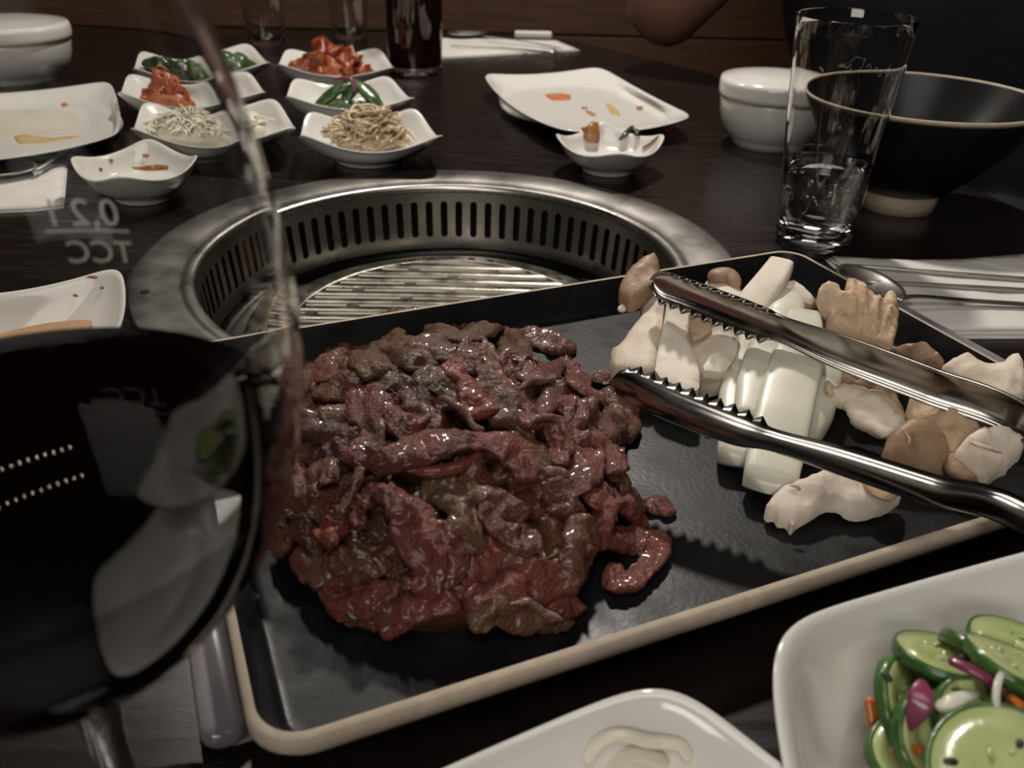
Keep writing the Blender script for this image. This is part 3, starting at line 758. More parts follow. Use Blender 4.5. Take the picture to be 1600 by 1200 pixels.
sub(r, pillow(PX([(196,60,.040),(225,175,.036),(240,200,.034),(228,330,.030),(207,440,.026),(195,495,.024),(130,485,.024),(38,470,.022),(36,400,.022),(70,385,.024),(120,312,.027),(155,270,.029),(152,200,.033),(140,120,.038)], 0, TM), .003, .008, .009, amp=.0006), 'stem', 'mush')
sub(r, pillow(PX([(205,42,.047),(218,66,.046),(224,150,.041),(200,178,.039),(160,202,.037),(128,226,.035),(104,228,.035),(74,210,.035),(64,182,.037),(76,142,.040),(104,100,.043),(150,62,.046)], 0, TM), .004, .007, .005, amp=.0006, grid=.0018), 'cap', 'mush_brown')
sub(r, rb([(95,205,.033),(92,235,.031),(65,258,.030)], .005, .004, n=12, taper=.3), 'cap_edge', 'mush_cut')
r = root('king_oyster_mushroom', [(280, 400)], .02, 'white lengthwise king oyster slice between the two tong jaws, second from the left', 'mushroom', GM)
sub(r, pillow(PX([(250,212,.036),(335,232,.034),(352,270,.033),(322,360,.030),(362,440,.027),(372,500,.025),(370,556,.024),(330,560,.024),(198,500,.025),(214,400,.029),(235,300,.033)], 0, TM), .0014, .004, .009, amp=.0004), 'stem', 'mush_cut')
r = root('king_oyster_mushroom', [(430, 400)], .02, 'angular king oyster chunk with brownish gills left of the onion', 'mushroom', GM)
sub(r, pillow(PX([(330,235,.034),(440,262,.036),(525,285,.036),(515,400,.032),(500,445,.028),(470,492,.026),(372,520,.021),(362,440,.026),(322,360,.029)], 0, TM), .0026, .010, .011, amp=.0006), 'stem', 'mush')
sub(r, rb([(345,250,.037),(375,310,.036),(350,370,.033)], [.006,.011,.005], .004, n=16, taper=.3), 'gills', 'mush_tan')
sub(r, pillow(PX([(372,480,.0285),(430,400,.032),(500,445,.030),(462,490,.027)], 0, TM), .0008, .003, .004), 'cut_face', 'mush_cut')
r = root('king_oyster_mushroom', [(470, 160)], .02, 'king oyster mushroom with a small brown cap behind the far tong jaw', 'mushroom', GM)
sub(r, rb([(405,150,.036),(440,132,.038),(480,132,.038),(512,180,.035)], [.007,.012,.012,.008], .010, n=20, taper=.25, amp=.0004), 'cap', 'mush_brown')
sub(r, rb([(440,150,.033),(480,230,.030),(500,300,.026)], [.018,.020,.020], .012, n=18, taper=.1), 'stem', 'mush')
o = obj('king_oyster_mushroom', rb([(688,70,.046),(640,145,.041),(580,225,.034),(540,300,.028)], [.0125,.0155,.017,.017], .009, n=18, m=16, e=.45, taper=.03), M['mush_cut'])
tag(o, 'long pale king oyster stick pointing up at the far corner of the platter', 'mushroom', GM)
r = root('king_oyster_mushroom', [(740, 200)], .02, 'white king oyster wedge with a brown underside behind the onion, farthest right of the slices', 'mushroom', GM)
sub(r, pillow(PX([(648,185,.036),(720,135,.040),(762,160,.039),(803,202,.036),(800,225,.034),(740,222,.033),(690,225,.034)], 0, TM), .0015, .004, .005), 'flesh', 'mush_cut')
sub(r, rb([(735,240,.030),(775,240,.030),(805,225,.031)], .009, .008, n=12, taper=.25), 'cap', 'mush_brown')

GO = 'raw onion wedges under the tongs'
def onion(label, pts, wd, th, e=.6, tp=.04, **k):
    p = [tuple(P(TM[0]+a*TM[2], TM[1]+b*TM[2], z)) for a, b, z in pts]
    vf = ribbon(p, wd, th, n=30, m=20, e=e, taper=tp, amp=.0004, sc=60, **k)
    for q in vf[0]: q.z = max(q.z, TZ+ZP+.0002)
    o = obj('onion_wedge', vf, M['onion']); autosmooth(o, 60); tag(o, label, 'onion', GO)
onion('left onion wedge, its lower end just left of the longest one', [(640,270,.024),(565,430,.022),(530,600,.019),(515,840,.012)], [.016,.019,.020,.017], .012, e=.5)
onion('middle onion wedge seen between the tong jaws, behind the longest one', [(700,215,.026),(655,360,.028),(600,520,.025),(575,700,.019)], [.016,.020,.020,.018], .012, e=.5)
onion('short thick onion wedge at the back, top edge above the far tong jaw', [(690,190,.034),(700,240,.033),(660,330,.030)], [.010,.018,.018], .010, e=.8, tp=.2)
onion('right onion wedge, shaded, beside the oyster mushroom stem', [(850,400,.022),(820,520,.020),(780,660,.017),(735,800,.013)], [.022,.022,.020,.012], .014, e=.8)
onion('longest front onion wedge, its blunt end nearest the viewer', [(765,270,.032),(740,440,.030),(690,640,.024),(630,950,.013)], [.016,.0225,.0235,.0205], .011, e=.38)

def gills(x, y):  return .0005*math.sin((x*.9+y*.35)*2600)+.0004*noise.noise(Vector((x*220, y*220, 0)))
GY = 'tan oyster mushrooms at the right of the platter'
c0 = P(TM[0]+1020*TM[2], TM[1]+420*TM[2], .03)
def fan(x, y):
    a = math.atan2(y-c0.y, x-c0.x); return .0016*math.sin(a*22+2*math.sin(a*5))+.0009*math.sin(a*57+1)
piece('oyster_mushroom', 'ruffled fan-shaped oyster mushroom standing behind the far tong arm', 'mushroom', GY, [(818,180,.046),(840,150,.048),(885,150,.048),(928,200,.045),(928,130,.049),(965,140,.048),(1010,175,.045),(1058,222,.042),(1085,180,.045),(1112,190,.044),(1127,240,.041),(1122,320,.036),(1100,392,.031),(1000,360,.030),(850,300,.034),(868,262,.038),(838,225,.042)], 0, 'mush_tan', .003, .007, .006, groove=fan, amp=.0012, grid=.0014)
piece('oyster_mushroom', 'brown torn oyster mushroom lobe under the far tong arm', 'mushroom', GY, [(900,440,.028),(1000,470,.028),(1112,515,.026),(1122,590,.022),(1165,668,.018),(1130,680,.017),(1060,600,.021),(1000,560,.023),(930,545,.024)], 0, 'mush_brown', .003, .006, .006, amp=.0009, groove=fan, grid=.0018)
r = root('oyster_mushroom', [(1000, 640)], .02, 'curved white oyster mushroom stem with thin tan tip between onion and round cap', 'mushroom', GY)
sub(r, rb([(850,592,.022),(900,580,.024),(970,590,.025),(1020,640,.024),(1080,690,.022),(1140,700,.020)], [.007,.010,.016,.021,.018,.008], .010, n=44, m=26, amp=.0016, sc=130, fold=.0009, taper=.12), 'stem', 'mush')
sub(r, rb([(885,580,.025),(868,555,.027),(853,520,.029)], [.006,.005,.002], .003, n=12, taper=.3), 'tip', 'mush_tan')
sub(r, rb([(1000,560,.027),(1060,590,.027),(1110,640,.025),(1150,670,.023)], [.004,.008,.008,.003], .005, n=16, taper=.3, amp=.0005), 'ruffle', 'mush_tan')
r = root('oyster_mushroom', [(1190, 780)], .02, 'smooth round brown oyster mushroom cap beside the near tong arm', 'mushroom', GY)
vf = pillow(PX([(1062,800,.020),(1085,725,.024),(1150,682,.026),(1225,682,.026),(1290,730,.024),(1325,800,.020),(1315,880,.014),(1200,900,.012),(1080,870,.014)], 0, TM), .010, .022, .004, amp=.0005, grid=.002)
sub(r, vf, 'cap', 'mush_brown')
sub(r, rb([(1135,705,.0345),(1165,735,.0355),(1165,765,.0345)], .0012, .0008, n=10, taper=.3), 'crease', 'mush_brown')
r = root('oyster_mushroom', [(850, 930)], .01, 'long pale oyster mushroom lying in front of the near tong arm', 'mushroom', GY)
sub(r, pillow(PX([(618,1000,.013),(650,955,.015),(690,920,.017),(745,905,.018),(800,880,.019),(860,850,.019),(1000,860,.018),(1080,900,.017),(1150,945,.014),(1085,992,.013),(985,1018,.012),(935,1010,.013),(905,982,.014),(850,980,.015),(790,1020,.014),(745,1045,.012),(722,1072,.011),(705,1040,.012),(672,1040,.012),(660,1015,.013),(632,1020,.012)], 0, TM), .0040, .008, .005, amp=.0018, grid=.0016), 'stem', 'mush')
sub(r, rb([(980,880,.019),(1060,910,.018),(1130,945,.015)], [.010,.020,.006], .006, n=14, taper=.3, amp=.0006), 'cap', 'mush_tan')
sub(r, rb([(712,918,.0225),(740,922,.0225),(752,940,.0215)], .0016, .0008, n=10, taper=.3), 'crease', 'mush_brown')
piece('oyster_mushroom', 'smooth brown oyster cap peeking over the far tong arm by the platter corner', 'mushroom', GY, [(1105,398,.030),(1150,380,.032),(1210,378,.033),(1260,400,.032),(1300,445,.028),(1290,462,.027),(1220,445,.028),(1150,425,.028)], 0, 'mush_brown', .004, .007, .006)
piece('oyster_mushroom', 'large pale oyster mushroom with a dip, at the right edge behind the far tong arm', 'mushroom', GY, [(1283,468,.030),(1330,440,.032),(1372,420,.033),(1420,445,.032),(1465,468,.031),(1510,462,.032),(1550,420,.034),(1590,430,.034),(1610,500,.031),(1605,590,.026),(1540,600,.026),(1450,560,.027),(1360,520,.028)], 0, 'mush', .0035, .008, .006, amp=.0018, grid=.0016)
piece('oyster_mushroom', 'brown bumpy oyster mushroom cluster between the two tong arms', 'mushroom', GY, [(1165,570,.024),(1230,590,.025),(1330,630,.026),(1440,690,.025),(1420,760,.022),(1345,860,.016),(1310,870,.016),(1300,790,.020),(1240,710,.022),(1170,670,.021)], 0, 'mush_tan', .006, .014, .008, amp=.0026, grid=.0016)
r = root('oyster_mushroom', [(1450, 800)], .01, 'white torn oyster mushroom with a brown base at the right, between the tong arms', 'mushroom', GY)
sub(r, pillow(PX([(1385,730,.028),(1430,700,.030),(1510,700,.030),(1600,722,.028),(1615,750,.026),(1545,800,.023),(1560,808,.022),(1505,830,.022),(1450,900,.017),(1360,862,.018),(1330,800,.022)], 0, TM), .0035, .009, .009, amp=.0018, grid=.0016), 'flesh', 'mush')
sub(r, rb([(1345,790,.020),(1360,850,.017),(1440,905,.014)], [.010,.016,.010], .008, n=16, taper=.3, amp=.0007), 'base', 'mush_brown')
sub(r, rb([(1390,752,.0335),(1450,770,.033),(1520,795,.0285)], [.002,.003,.002], .0015, n=12, taper=.3), 'tear', 'mush_tan')

# ------------------------------------------------------------------ contents of the small dishes
rnd = random.Random(5)
def dpt(key, dx, dy, z): c = side[key]; return Vector((c.x+dx, c.y+dy, TZ+z))
def chunk(c, rx, ry, rz, seed, amp=.003, ang=0):
    V = []; F = []; n, m = 18, 10
    for j in range(m+1):
        t = PI*j/m
        for i in range(n):
            a = 2*PI*i/n
            d = Vector((math.sin(t)*math.cos(a), math.sin(t)*math.sin(a), math.cos(t)))
            k = 1+amp/.01*fbm(d*1.0+Vector((seed, 0, 0)), 1.6, 3)
            x, y = d.x*rx*k, d.y*ry*k
            V.append(Vector(c)+Vector((x*math.cos(ang)-y*math.sin(ang), x*math.sin(ang)+y*math.cos(ang), d.z*rz*k)))
    for j in range(m):
        for i in range(n): F.append((j*n+i, (j+1)*n+i, (j+1)*n+(i+1) % n, j*n+(i+1) % n))
    return V, F
# bean sprouts: a tangle nobody could count
parts = [chunk(dpt('sprout', 0, -.002, .018), .030, .024, .012, 7.7, .004)]
for i in range(240):
    a = rnd.uniform(0, 2*PI); rr = .032*math.sqrt(rnd.random()); h = .014+.030*(1-(rr/.036)**2)*rnd.uniform(.5, 1)
    c = dpt('sprout', math.cos(a)*rr, math.sin(a)*rr*.8-.002, h); b = rnd.uniform(0, 2*PI); L = rnd.uniform(.007, .014)
    d = Vector((math.cos(b), math.sin(b), rnd.uniform(-.3, .3)))*L; s = Vector((-d.y, d.x, rnd.uniform(0, .01)))*rnd.uniform(-.9, .9)
    parts.append(ribbon([c-d, c-d*.3+s, c+d*.4+s, c+d*.8-s*.2], .0027, .0027, 10, 6, taper=.15))
o = obj('bean_sprouts', join(*parts), M['sprout']); tag(o, 'tangled pale brown bean sprouts in the dish nearest the grill', 'bean sprouts', kind='stuff')
# kimchi chunks
KS = [(-.026,-.004,.018,.016,'dark red kimchi chunk at the left of the kimchi dish'),(-.010,.006,.030,.019,'tall red kimchi chunk on top of the kimchi pile'),(.012,.002,.022,.020,'orange-red kimchi chunk right of the top one'),(.002,-.014,.018,.016,'pale orange kimchi chunk at the front of the kimchi pile'),(.028,-.006,.016,.014,'small red kimchi chunk at the right end of the pile'),(-.016,-.014,.014,.013,'small kimchi chunk at the front left of the pile')]
for i, (dx, dy, z, r_, lab) in enumerate(KS):
    o = obj('kimchi_piece', chunk(dpt('kimchi', dx*1.15, dy, z), r_*1.05, r_*.85, r_*.80, i*2.3, .009, i), M['kimchi2' if i == 3 else 'kimchi']); tag(o, lab, 'kimchi', 'red kimchi chunks')
# green vegetables
GS = [((-.030,-.006,.014),(-.012,.002,.026),(.006,.010,.036),.016),((-.004,-.012,.016),(.004,.004,.030),(.000,.014,.040),.012),((.002,.012,.036),(.018,.002,.028),(.034,-.008,.014),.014),((-.024,.006,.018),(-.010,.012,.028),(.004,.012,.030),.012),((-.018,-.016,.014),(-.002,-.012,.020),(.016,-.014,.014),.014),((.010,-.012,.018),(.022,-.010,.016),(.032,-.002,.018),.012)]
for i, (a, b, c, wd) in enumerate(GS):
    lab = ['long dark green leaf at the left of the greens dish','upright green stalk in the middle of the greens dish','green leaf sloping down right in the greens dish','pale-edged green leaf behind the left one in the greens dish','flat green leaf at the front of the greens dish','short green leaf at the right front of the greens dish'][i]
    o = obj('green_leaf', ribbon([dpt('green', a[0]*1.05, a[1], a[2]), dpt('green', b[0]*1.05, b[1], b[2]), dpt('green', c[0]*1.05, c[1], c[2])], wd*1.35, .009, 16, 10, amp=.002, seed=i, taper=.35), M['green']); tag(o, lab, 'vegetable', 'green vegetables in the middle dish')
o = obj('onion_sliver', ribbon([dpt('green', -.012, -.006, .040), dpt('green', .006, -.008, .042), dpt('green', .012, -.016, .030)], .005, .003, 14, 8, taper=.2), M['red_onion']); tag(o, 'pinkish onion sliver lying over the green vegetables', 'onion')
# seaweed
for i, (dx, dy, lab) in enumerate([(-.030, 0, 'dark seaweed clump at the left of the farthest dish'), (.028, 0, 'olive seaweed clump at the right of the farthest dish'), (0, -.004, 'low dark seaweed clump in the middle of the farthest dish')]):
    o = obj('seaweed_clump', chunk(dpt('seaweed', dx, dy, .022), .022, .018, .012, i*3.1, .006), M['seaweed' if i != 1 else 'green']); tag(o, lab, 'seaweed', 'seaweed in the farthest dish')
# spicy radish heap: peaked mound of shreds
parts = [chunk(dpt('spicy', -.012, 0, .018), .030, .024, .012, 4.2, .004), chunk(dpt('spicy', -.012, 0, .030), .018, .015, .016, 1.2, .005)]
for i in range(70):
    a = rnd.uniform(0, 2*PI); rr = .028*math.sqrt(rnd.random()); h = .016+.036*max(0, 1-rr/.030)*rnd.uniform(.7, 1)
    c = dpt('spicy', -.012+math.cos(a)*rr, math.sin(a)*rr*.8, h); b = rnd.uniform(0, 2*PI); d = Vector((math.cos(b), math.sin(b), rnd.uniform(-.6, .6)))*.008
    parts.append(ribbon([c-d, c+Vector((0, 0, .002)), c+d], .0028, .0028, 6, 6, taper=.2))
o = obj('spicy_radish', join(*parts), M['kimchi2']); tag(o, 'peaked heap of shredded orange-red spicy radish', 'spicy radish', kind='stuff')
# white radish shreds
parts = [chunk(dpt('radish', -.004, 0, .020), .044, .028, .015, 9.2, .004)]
for i in range(120):
    a = rnd.uniform(0, 2*PI); rr = math.sqrt(rnd.random()); h = .022+.018*max(0, 1-rr)
    c = dpt('radish', math.cos(a)*rr*.044-.004, math.sin(a)*rr*.030, h); b = rnd.uniform(0, 2*PI); d = Vector((math.cos(b), math.sin(b), rnd.uniform(-.3, .3)))*.012
    parts.append(ribbon([c-d, c+Vector((0, 0, .003)), c+d], .0022, .0018, 6, 6, taper=.2))
o = obj('radish_shreds', join(*parts), M['radish']); tag(o, 'pale shredded white radish mounded in the wide dish', 'radish', kind='stuff')

bpy.context.view_layer.update(); _dg = bpy.context.evaluated_depsgraph_get()
def on_dish(px, py, up=0.0):
    """the point of the crockery that the photograph shows at (px, py), raised by up"""
    ok, loc, nrm, _i, _ob, _m = scene.ray_cast(_dg, _o, ray(px, py))
    return loc+Vector((0, 0, up)) if ok else P(px, py, up)
def smear(name, label, cat, pts, z, mt, group=None, puff=.0003, side_=.0004, t=None, grid=.002, parent=None):
    tt = .5/(t[2] if t else 1); ii = []
    for k_ in range(len(pts)): ii += [pts[k_], ((pts[k_][0]+pts[(k_+1) % len(pts)][0])/2, (pts[k_][1]+pts[(k_+1) % len(pts)][1])/2)]
    pts = [(a+math.sin(i_*2.3+a)*2.5*tt, b_+math.sin(i_*3.7+b_)*1.2*tt) for i_, (a, b_) in enumerate(ii)]
    t_ = t or (0, 0, 1)
    vf = pillow([tuple(on_dish(t_[0]+a*t_[2], t_[1]+b_*t_[2], .0004)) if z < .0124 else tuple(P(a, b_, z)) for a, b_ in pts], puff, .003, side_, grid=grid)
    o = obj(name, vf, M[mt], parent)
    if label: tag(o, label, cat, group)
    return o
TR = (700, 0, .3)     # crop of the right-hand plates
smear('sauce_smear', 'elongated orange sauce smear on the right square plate', 'sauce', [(500,492),(560,485),(640,495),(640,520),(580,528),(520,515)], .0085, 'sauce_red', 'food traces on the right square plate', t=TR)
smear('sauce_smear', 'yellow-brown smear near the front edge of the right square plate', 'sauce', [(820,540),(850,545),(885,580),(900,605),(850,600),(835,570)], .0085, 'sauce_yellow', 'food traces on the right square plate', t=TR)
smear('sauce_smear', 'small ochre speck at the right of the right square plate', 'sauce', [(980,555),(1015,555),(1015,572),(985,575)], .0085, 'sauce_brown', 'food traces on the right square plate', t=TR)
smear('sauce_smear', 'tiny dark crumb left of the yellow smear on the right square plate', 'sauce', [(695,558),(725,558),(722,570),(700,570)], .0085, 'sauce_brown', 'food traces on the right square plate', t=TR)
smear('sauce_smear', 'faint pinkish smear at the front of the right square plate', 'sauce', [(710,575),(760,585),(775,605),(740,605)], .0085, 'sauce_tan', 'food traces on the right square plate', t=TR)
o = obj('kimchi_scrap', chunk(on_dish(700+745*.3, 712*.3, .003), .008, .007, .008, 2, .005), M['sauce_brown']); tag(o, 'brown kimchi scrap clinging to the left inside of the small right dish', 'food scrap')
for i, (pts, lab) in enumerate([([(890,745),(925,710),(965,675)], 'dark green leaf scrap standing in the small right dish'), ([(960,680),(985,705),(965,725)], 'bent green stalk scrap in the small right dish')]):
    o = obj('leaf_scrap', ribbon([on_dish(700+a*.3, b*.3, .002+.001*k) for k, (a, b) in enumerate(pts)], .005, .003, 10, 8, taper=.2), M['seaweed']); tag(o, lab, 'food scrap', 'green scraps in the small right dish')
o = obj('kimchi_scrap', ribbon([on_dish(700+a*.3, b*.3, .001) for a, b, z in ((1010,775,.015),(1050,755,.016),(1100,710,.021))], .006, .002, 10, 8, taper=.3), M['sauce_brown']); tag(o, 'reddish-brown scrap along the right inside of the small right dish', 'food scrap')
TL = (0, 0, .3)
smear('sauce_smear', 'long ochre streak along the front of the left square plate', 'sauce', [(90,700),(130,690),(175,702),(300,714),(430,700),(445,706),(300,734),(180,745),(120,750)], .0085, 'sauce_yellow', 'food traces on the left square plate', t=TL)
smear('sauce_smear', 'wide pale tan film in the middle of the left square plate', 'sauce', [(-60,590),(60,572),(200,566),(330,572),(430,600),(455,650),(420,688),(300,696),(180,694),(60,712),(-60,716)], .0076, 'sauce_film', 'food traces on the left square plate', t=TL, puff=.0004)
smear('sauce_smear', 'red-orange smear in the middle of the left square plate', 'sauce', [(115,620),(150,605),(220,610),(220,632),(160,638)], .0085, 'sauce_red', 'food traces on the left square plate', t=TL)
smear('sauce_smear', 'short orange streak at the left end of the ochre streak on the left square plate', 'sauce', [(85,705),(130,695),(180,702),(175,735),(110,740)], .0085, 'sauce_orange', 'food traces on the left square plate', t=TL)
smear('sauce_smear', 'faint orange spot at the back right of the left square plate', 'sauce', [(340,535),(370,530),(385,548),(350,555)], .0085, 'sauce_red', 'food traces on the left square plate', t=TL)
smear('sauce_smear', 'orange-brown spot at the back left of the left square plate', 'sauce', [(20,585),(60,580),(75,600),(30,608)], .0085, 'sauce_brown', 'food traces on the left square plate', t=TL)
smear('sauce_puddle', 'thin brown soy puddle at the front of the almost empty left dish', 'sauce', [(720,866),(780,860),(860,850),(930,855),(930,870),(860,880),(760,878)], .0105, 'sauce_brown', t=TL)
for i, (x, y, r_, lab) in enumerate([(505,800,12,'upper left red fleck inside the almost empty left dish'),(608,830,11,'brown fleck left of centre inside the almost empty left dish'),(550,878,11,'lowest red fleck inside the almost empty left dish'),(802,800,16,'largest red fleck at the centre of the almost empty left dish'),(975,768,10,'faint fleck at the right inside of the almost empty left dish')]):
    o = obj('red_fleck', chunk(on_dish(x*.3, y*.3, .0003), r_*.3/FPX*.72, r_*.3/FPX*.72, .0012, i, .003), M['sauce_brown']); tag(o, lab, 'food scrap', 'flecks in the almost empty left dish')
smear('sauce_puddle', 'shallow tan sauce lying in the dish at the left edge', 'sauce', [(-60,520),(-20,492),(40,487),(110,487),(150,494),(146,508),(120,522),(90,560),(-60,600)], .0125, 'sauce_tan', puff=.0002, side_=.003)
for i, (x, y) in enumerate([(149,432),(121,461),(164,449)]):
    o = obj('pepper_fleck', chunk(on_dish(x, y, .0002), .0014 if i else .003, .0008, .0008, i, .003), M['sauce_brown']); tag(o, ['curled brown fleck inside the back rim of the tan sauce dish','round dark fleck inside the tan sauce dish','tiny fleck near the right rim of the tan sauce dish'][i], 'food scrap', 'flecks in the tan sauce dish')

# ------------------------------------------------------------------ cucumber salad in the front right bowl
TC = (1320, 960, .2)
def cuke(u, v, z, r_, nrm, label, thick=.0035, asp=1.0):
    c = P(TC[0]+u*TC[2], TC[1]+v*TC[2], z); nn = Vector(nrm).normalized()
    a = nn.orthogonal().normalized(); b = nn.cross(a)
    e_ = empty('cucumber_slice', c, label, 'cucumber', 'cucumber slices in the salad bowl')
    def disc(prof):
        V = []; F = []; n = 36
        for q, h in prof:
            for i in range(n):
                t = 2*PI*i/n; k = 1+.03*math.sin(3*t+u)
                V.append(c+a*(q*r_*k*math.cos(t))+b*(q*r_*asp*k*math.sin(t))+nn*(h*thick+.0006*math.sin(2*t+v)))
        m = len(prof)
        for j in range(m-1):
            for i in range(n): F.append((j*n+i, j*n+(i+1) % n, (j+1)*n+(i+1) % n, (j+1)*n+i))
        return V, F, n, m
    V, F, n, m = disc([(.02, -.5), (.93, -.5), (.95, 0), (.93, .47), (.55, .5), (.5, .44), (.02, .42)])
    F += [tuple(range(n))[::-1], tuple((m-1)*n+i for i in range(n))]
    obj('flesh', (V, F), M['cuke'], e_)
    V, F, n, m = disc([(.92, -.5), (.985, -.46), (1.0, 0), (.985, .46), (.92, .5), (.935, 0), (.92, -.5)])
    obj('skin', (V, F), M['cuke_skin'], e_)
    for k in range(7):
        t = 2*PI*k/7+u; obj('seed', chunk(c+a*(.34*r_*math.cos(t))+b*(.34*r_*math.sin(t))+nn*(thick*.46), .0016, .0007, .0004, k, .001, t), M['cuke'], e_)
cuke(440,700,.030,.0125,(.75,-.45,.55),'leftmost cucumber slice, leaning upright at the edge of the salad')
cuke(760,330,.040,.0130,(.1,.35,1),'top left cucumber slice lying flat on the salad')
cuke(1080,330,.040,.0120,(.5,.5,.8),'cucumber slice tilted away at the top of the salad')
cuke(1330,250,.040,.0125,(.0,.2,1),'farthest cucumber slice at the right edge of the picture')
cuke(1280,380,.046,.0120,(.3,.3,1),'cucumber slice beneath the farthest one')
cuke(640,980,.031,.0120,(.55,-.5,.7),'cucumber slice behind the small front carrot stick')
cuke(870,930,.038,.0110,(-.6,-.35,.8),'cucumber slice with visible seeds in the middle of the salad')
cuke(1040,860,.038,.0120,(.1,-.5,.8),'cucumber slice right of the middle one with seeds')
cuke(1300,1290,.046,.0185,(-.15,-.1,1),'largest cucumber slice, flat at the bottom edge')
cuke(560,1150,.024,.0130,(.2,-.2,1),'lowest cucumber slice left of the largest')
cuke(1330,720,.040,.0130,(-.2,.1,1),'shaded cucumber slice at the right edge of the picture')
cuke(900,560,.030,.0150,(.0,-.2,1),'cucumber slice deep under the purple onion')
cuke(1150,600,.034,.0150,(.1,.2,1),'cucumber slice deep under the white slivers')
def strip(name, label, cat, group, pts, wd, th, mt, e=.6, **k):
    p = [P(TC[0]+a*TC[2], TC[1]+b*TC[2], z) for a, b, z in pts]
    o = obj(name, ribbon(p, wd, th, 20, 12, e=e, **k), M[mt]); tag(o, label, cat, group)
strip('red_onion_slice', 'wide purple onion piece between two cucumber slices', 'red onion', 'purple onion in the salad', [(600,500,.046),(590,680,.044),(500,920,.036)], [.003,.0062,.002], .0016, 'red_onion', taper=.3)
strip('red_onion_slice', 'thin purple onion strip lying across the top of the salad', 'red onion', 'purple onion in the salad', [(800,345,.049),(980,430,.050),(1180,550,.048),(1270,650,.042)], .0028, .002, 'red_onion', taper=.1)
strip('onion_sliver', 'pale onion sliver in the middle of the salad', 'onion', 'white onion slivers in the salad', [(700,720,.044),(820,700,.046),(930,650,.046),(1060,630,.045)], [.003,.0045,.0035,.002], .002, 'onion', taper=.2)
strip('onion_sliver', 'thin curved onion sliver at the right of the salad', 'onion', 'white onion slivers in the salad', [(1230,440,.051),(1190,560,.052),(1185,700,.050),(1240,850,.047)], .0018, .0014, 'onion', taper=.2)
strip('carrot_stick', 'long orange carrot stick standing against the inside of the salad bowl', 'carrot', 'carrot sticks in the salad', [(195,640,.030),(240,900,.024),(330,1260,.016)], .0034, .0028, 'carrot', taper=.04)
strip('carrot_stick', 'short orange carrot stick lying level below the leftmost cucumber', 'carrot', 'carrot sticks in the salad', [(360,1085,.030),(480,1065,.032),(610,1050,.036)], .0024, .0022, 'carrot', taper=.04)
strip('carrot_stick', 'orange carrot tip at the right edge of the salad', 'carrot', 'carrot sticks in the salad', [(1275,640,.047),(1360,720,.047),(1460,860,.044)], [.0015,.003,.0035], .0024, 'carrot', taper=.1)
for i, (a, b, z, lab) in enumerate([(830,1150,.047,'dark seed at the bottom beside the largest cucumber slice'),(1370,1010,.048,'dark seed on the right of the largest cucumber slice'),(330,490,.044,'dark fleck on the rim of the leftmost cucumber slice'),(930,340,.045,'dark fleck beside the thin purple onion strip')]):
    o = obj('seed', chunk(P(TC[0]+a*TC[2], TC[1]+b*TC[2], z+.001), .0018, .001, .0008, i, .001, i), M['sesame']); tag(o, lab, 'seed', 'dark seeds on the salad')
# onion curl in the front bowl
q = [on_dish(x, y, .002+h) for x, y, h in ((918,1205,0),(925,1182,.001),(960,1168,.003),(1010,1178,.003),(1060,1176,.001),(1078,1200,0))]
o = obj('onion_curl', ribbon(q, .0034, .0012, 30, 12, up=(0, -.6, 1), taper=.15, amp=.0003), M['radish']); tag(o, 'translucent curl of onion in the bowl at the bottom edge', 'onion')
o = obj('onion_curl', ribbon([on_dish(945, 1225, .003), on_dish(990, 1196, .005), on_dish(1045, 1205, .003)], .006, .0014, 16, 10, taper=.2, amp=.0004), M['radish']); tag(o, 'flat onion piece just inside the curl at the bottom edge', 'onion')
# ------------------------------------------------------------------ tongs lying on their side over the mushrooms
def lerp(a, b, t): return a+(b-a)*t
def arm(path, hs, ds, opening, jaw_len):
    """Channel along path; hs: height of the channel, ds: its depth toward the opening side."""
    n = 760; pts = catmull(path, n); H_ = [float(q[0]) for q in catmull([[x] for x in hs], n)]; D_ = [float(q[0]) for q in catmull([[x] for x in ds], n)]
    L = [0]
    for i in range(n): L.append(L[-1]+float(np.linalg.norm(pts[i+1]-pts[i])))
    prof = []
    V = []; F = []; m = 13
    for i, p in enumerate(pts):
        t = Vector(pts[min(i+1, n)]-pts[max(i-1, 0)]).normalized()
        s = t.cross(Vector((0, 0, 1))).normalized()*opening       # toward the other arm
        upv = s.cross(t)*(-opening if False else 1); 
        if upv.z < 0: upv = -upv
        endk = math.sqrt(max(0, 1-(1-min(L[i]/.009, 1))**2))*.9+.1
        h = H_[i]*endk; d = D_[i]
        tooth = 0
        if .004 < L[i] < jaw_len:
            ph = (L[i] % .0056)/.0056; tooth = .0036*(1-abs(2*ph-1))
        for j in range(m):
            a = PI*(j/(m-1)-.5)
            zz = math.sin(a)*h/2; ss = -math.cos(a)**.7*d if abs(math.cos(a)) > 1e-6 else 0
            if j in (0, m-1): ss += tooth; zz += (-1 if j == 0 else 1)*tooth*.25
            V.append(Vector(p)+s*ss+upv*zz)
    for i in range(n):
        for j in range(m-1): F.append((i*m+j, i*m+j+1, (i+1)*m+j+1, (i+1)*m+j))
    return V, F
tips_n = [P(962, 592, .046), P(1050, 630, .044), P(1150, 668, .042), P(1210, 687, .041), P(1300, 714, .039), P(1450, 762, .035), P(1610, 812, .0315)]
tips_f = [P(1016, 440, .050), P(1090, 468, .047), P(1180, 502, .045), P(1225, 517, .044), P(1310, 550, .042), P(1450, 603, .038), P(1610, 668, .034)]
hinge = Vector((.268, .118, TZ+.012))
near = [tuple(p) for p in tips_n]+[tuple(Vector(tips_n[-1]).lerp(hinge, .5)+Vector((-.002, -.006, 0))), tuple(hinge+Vector((-.004, -.004, 0)))]
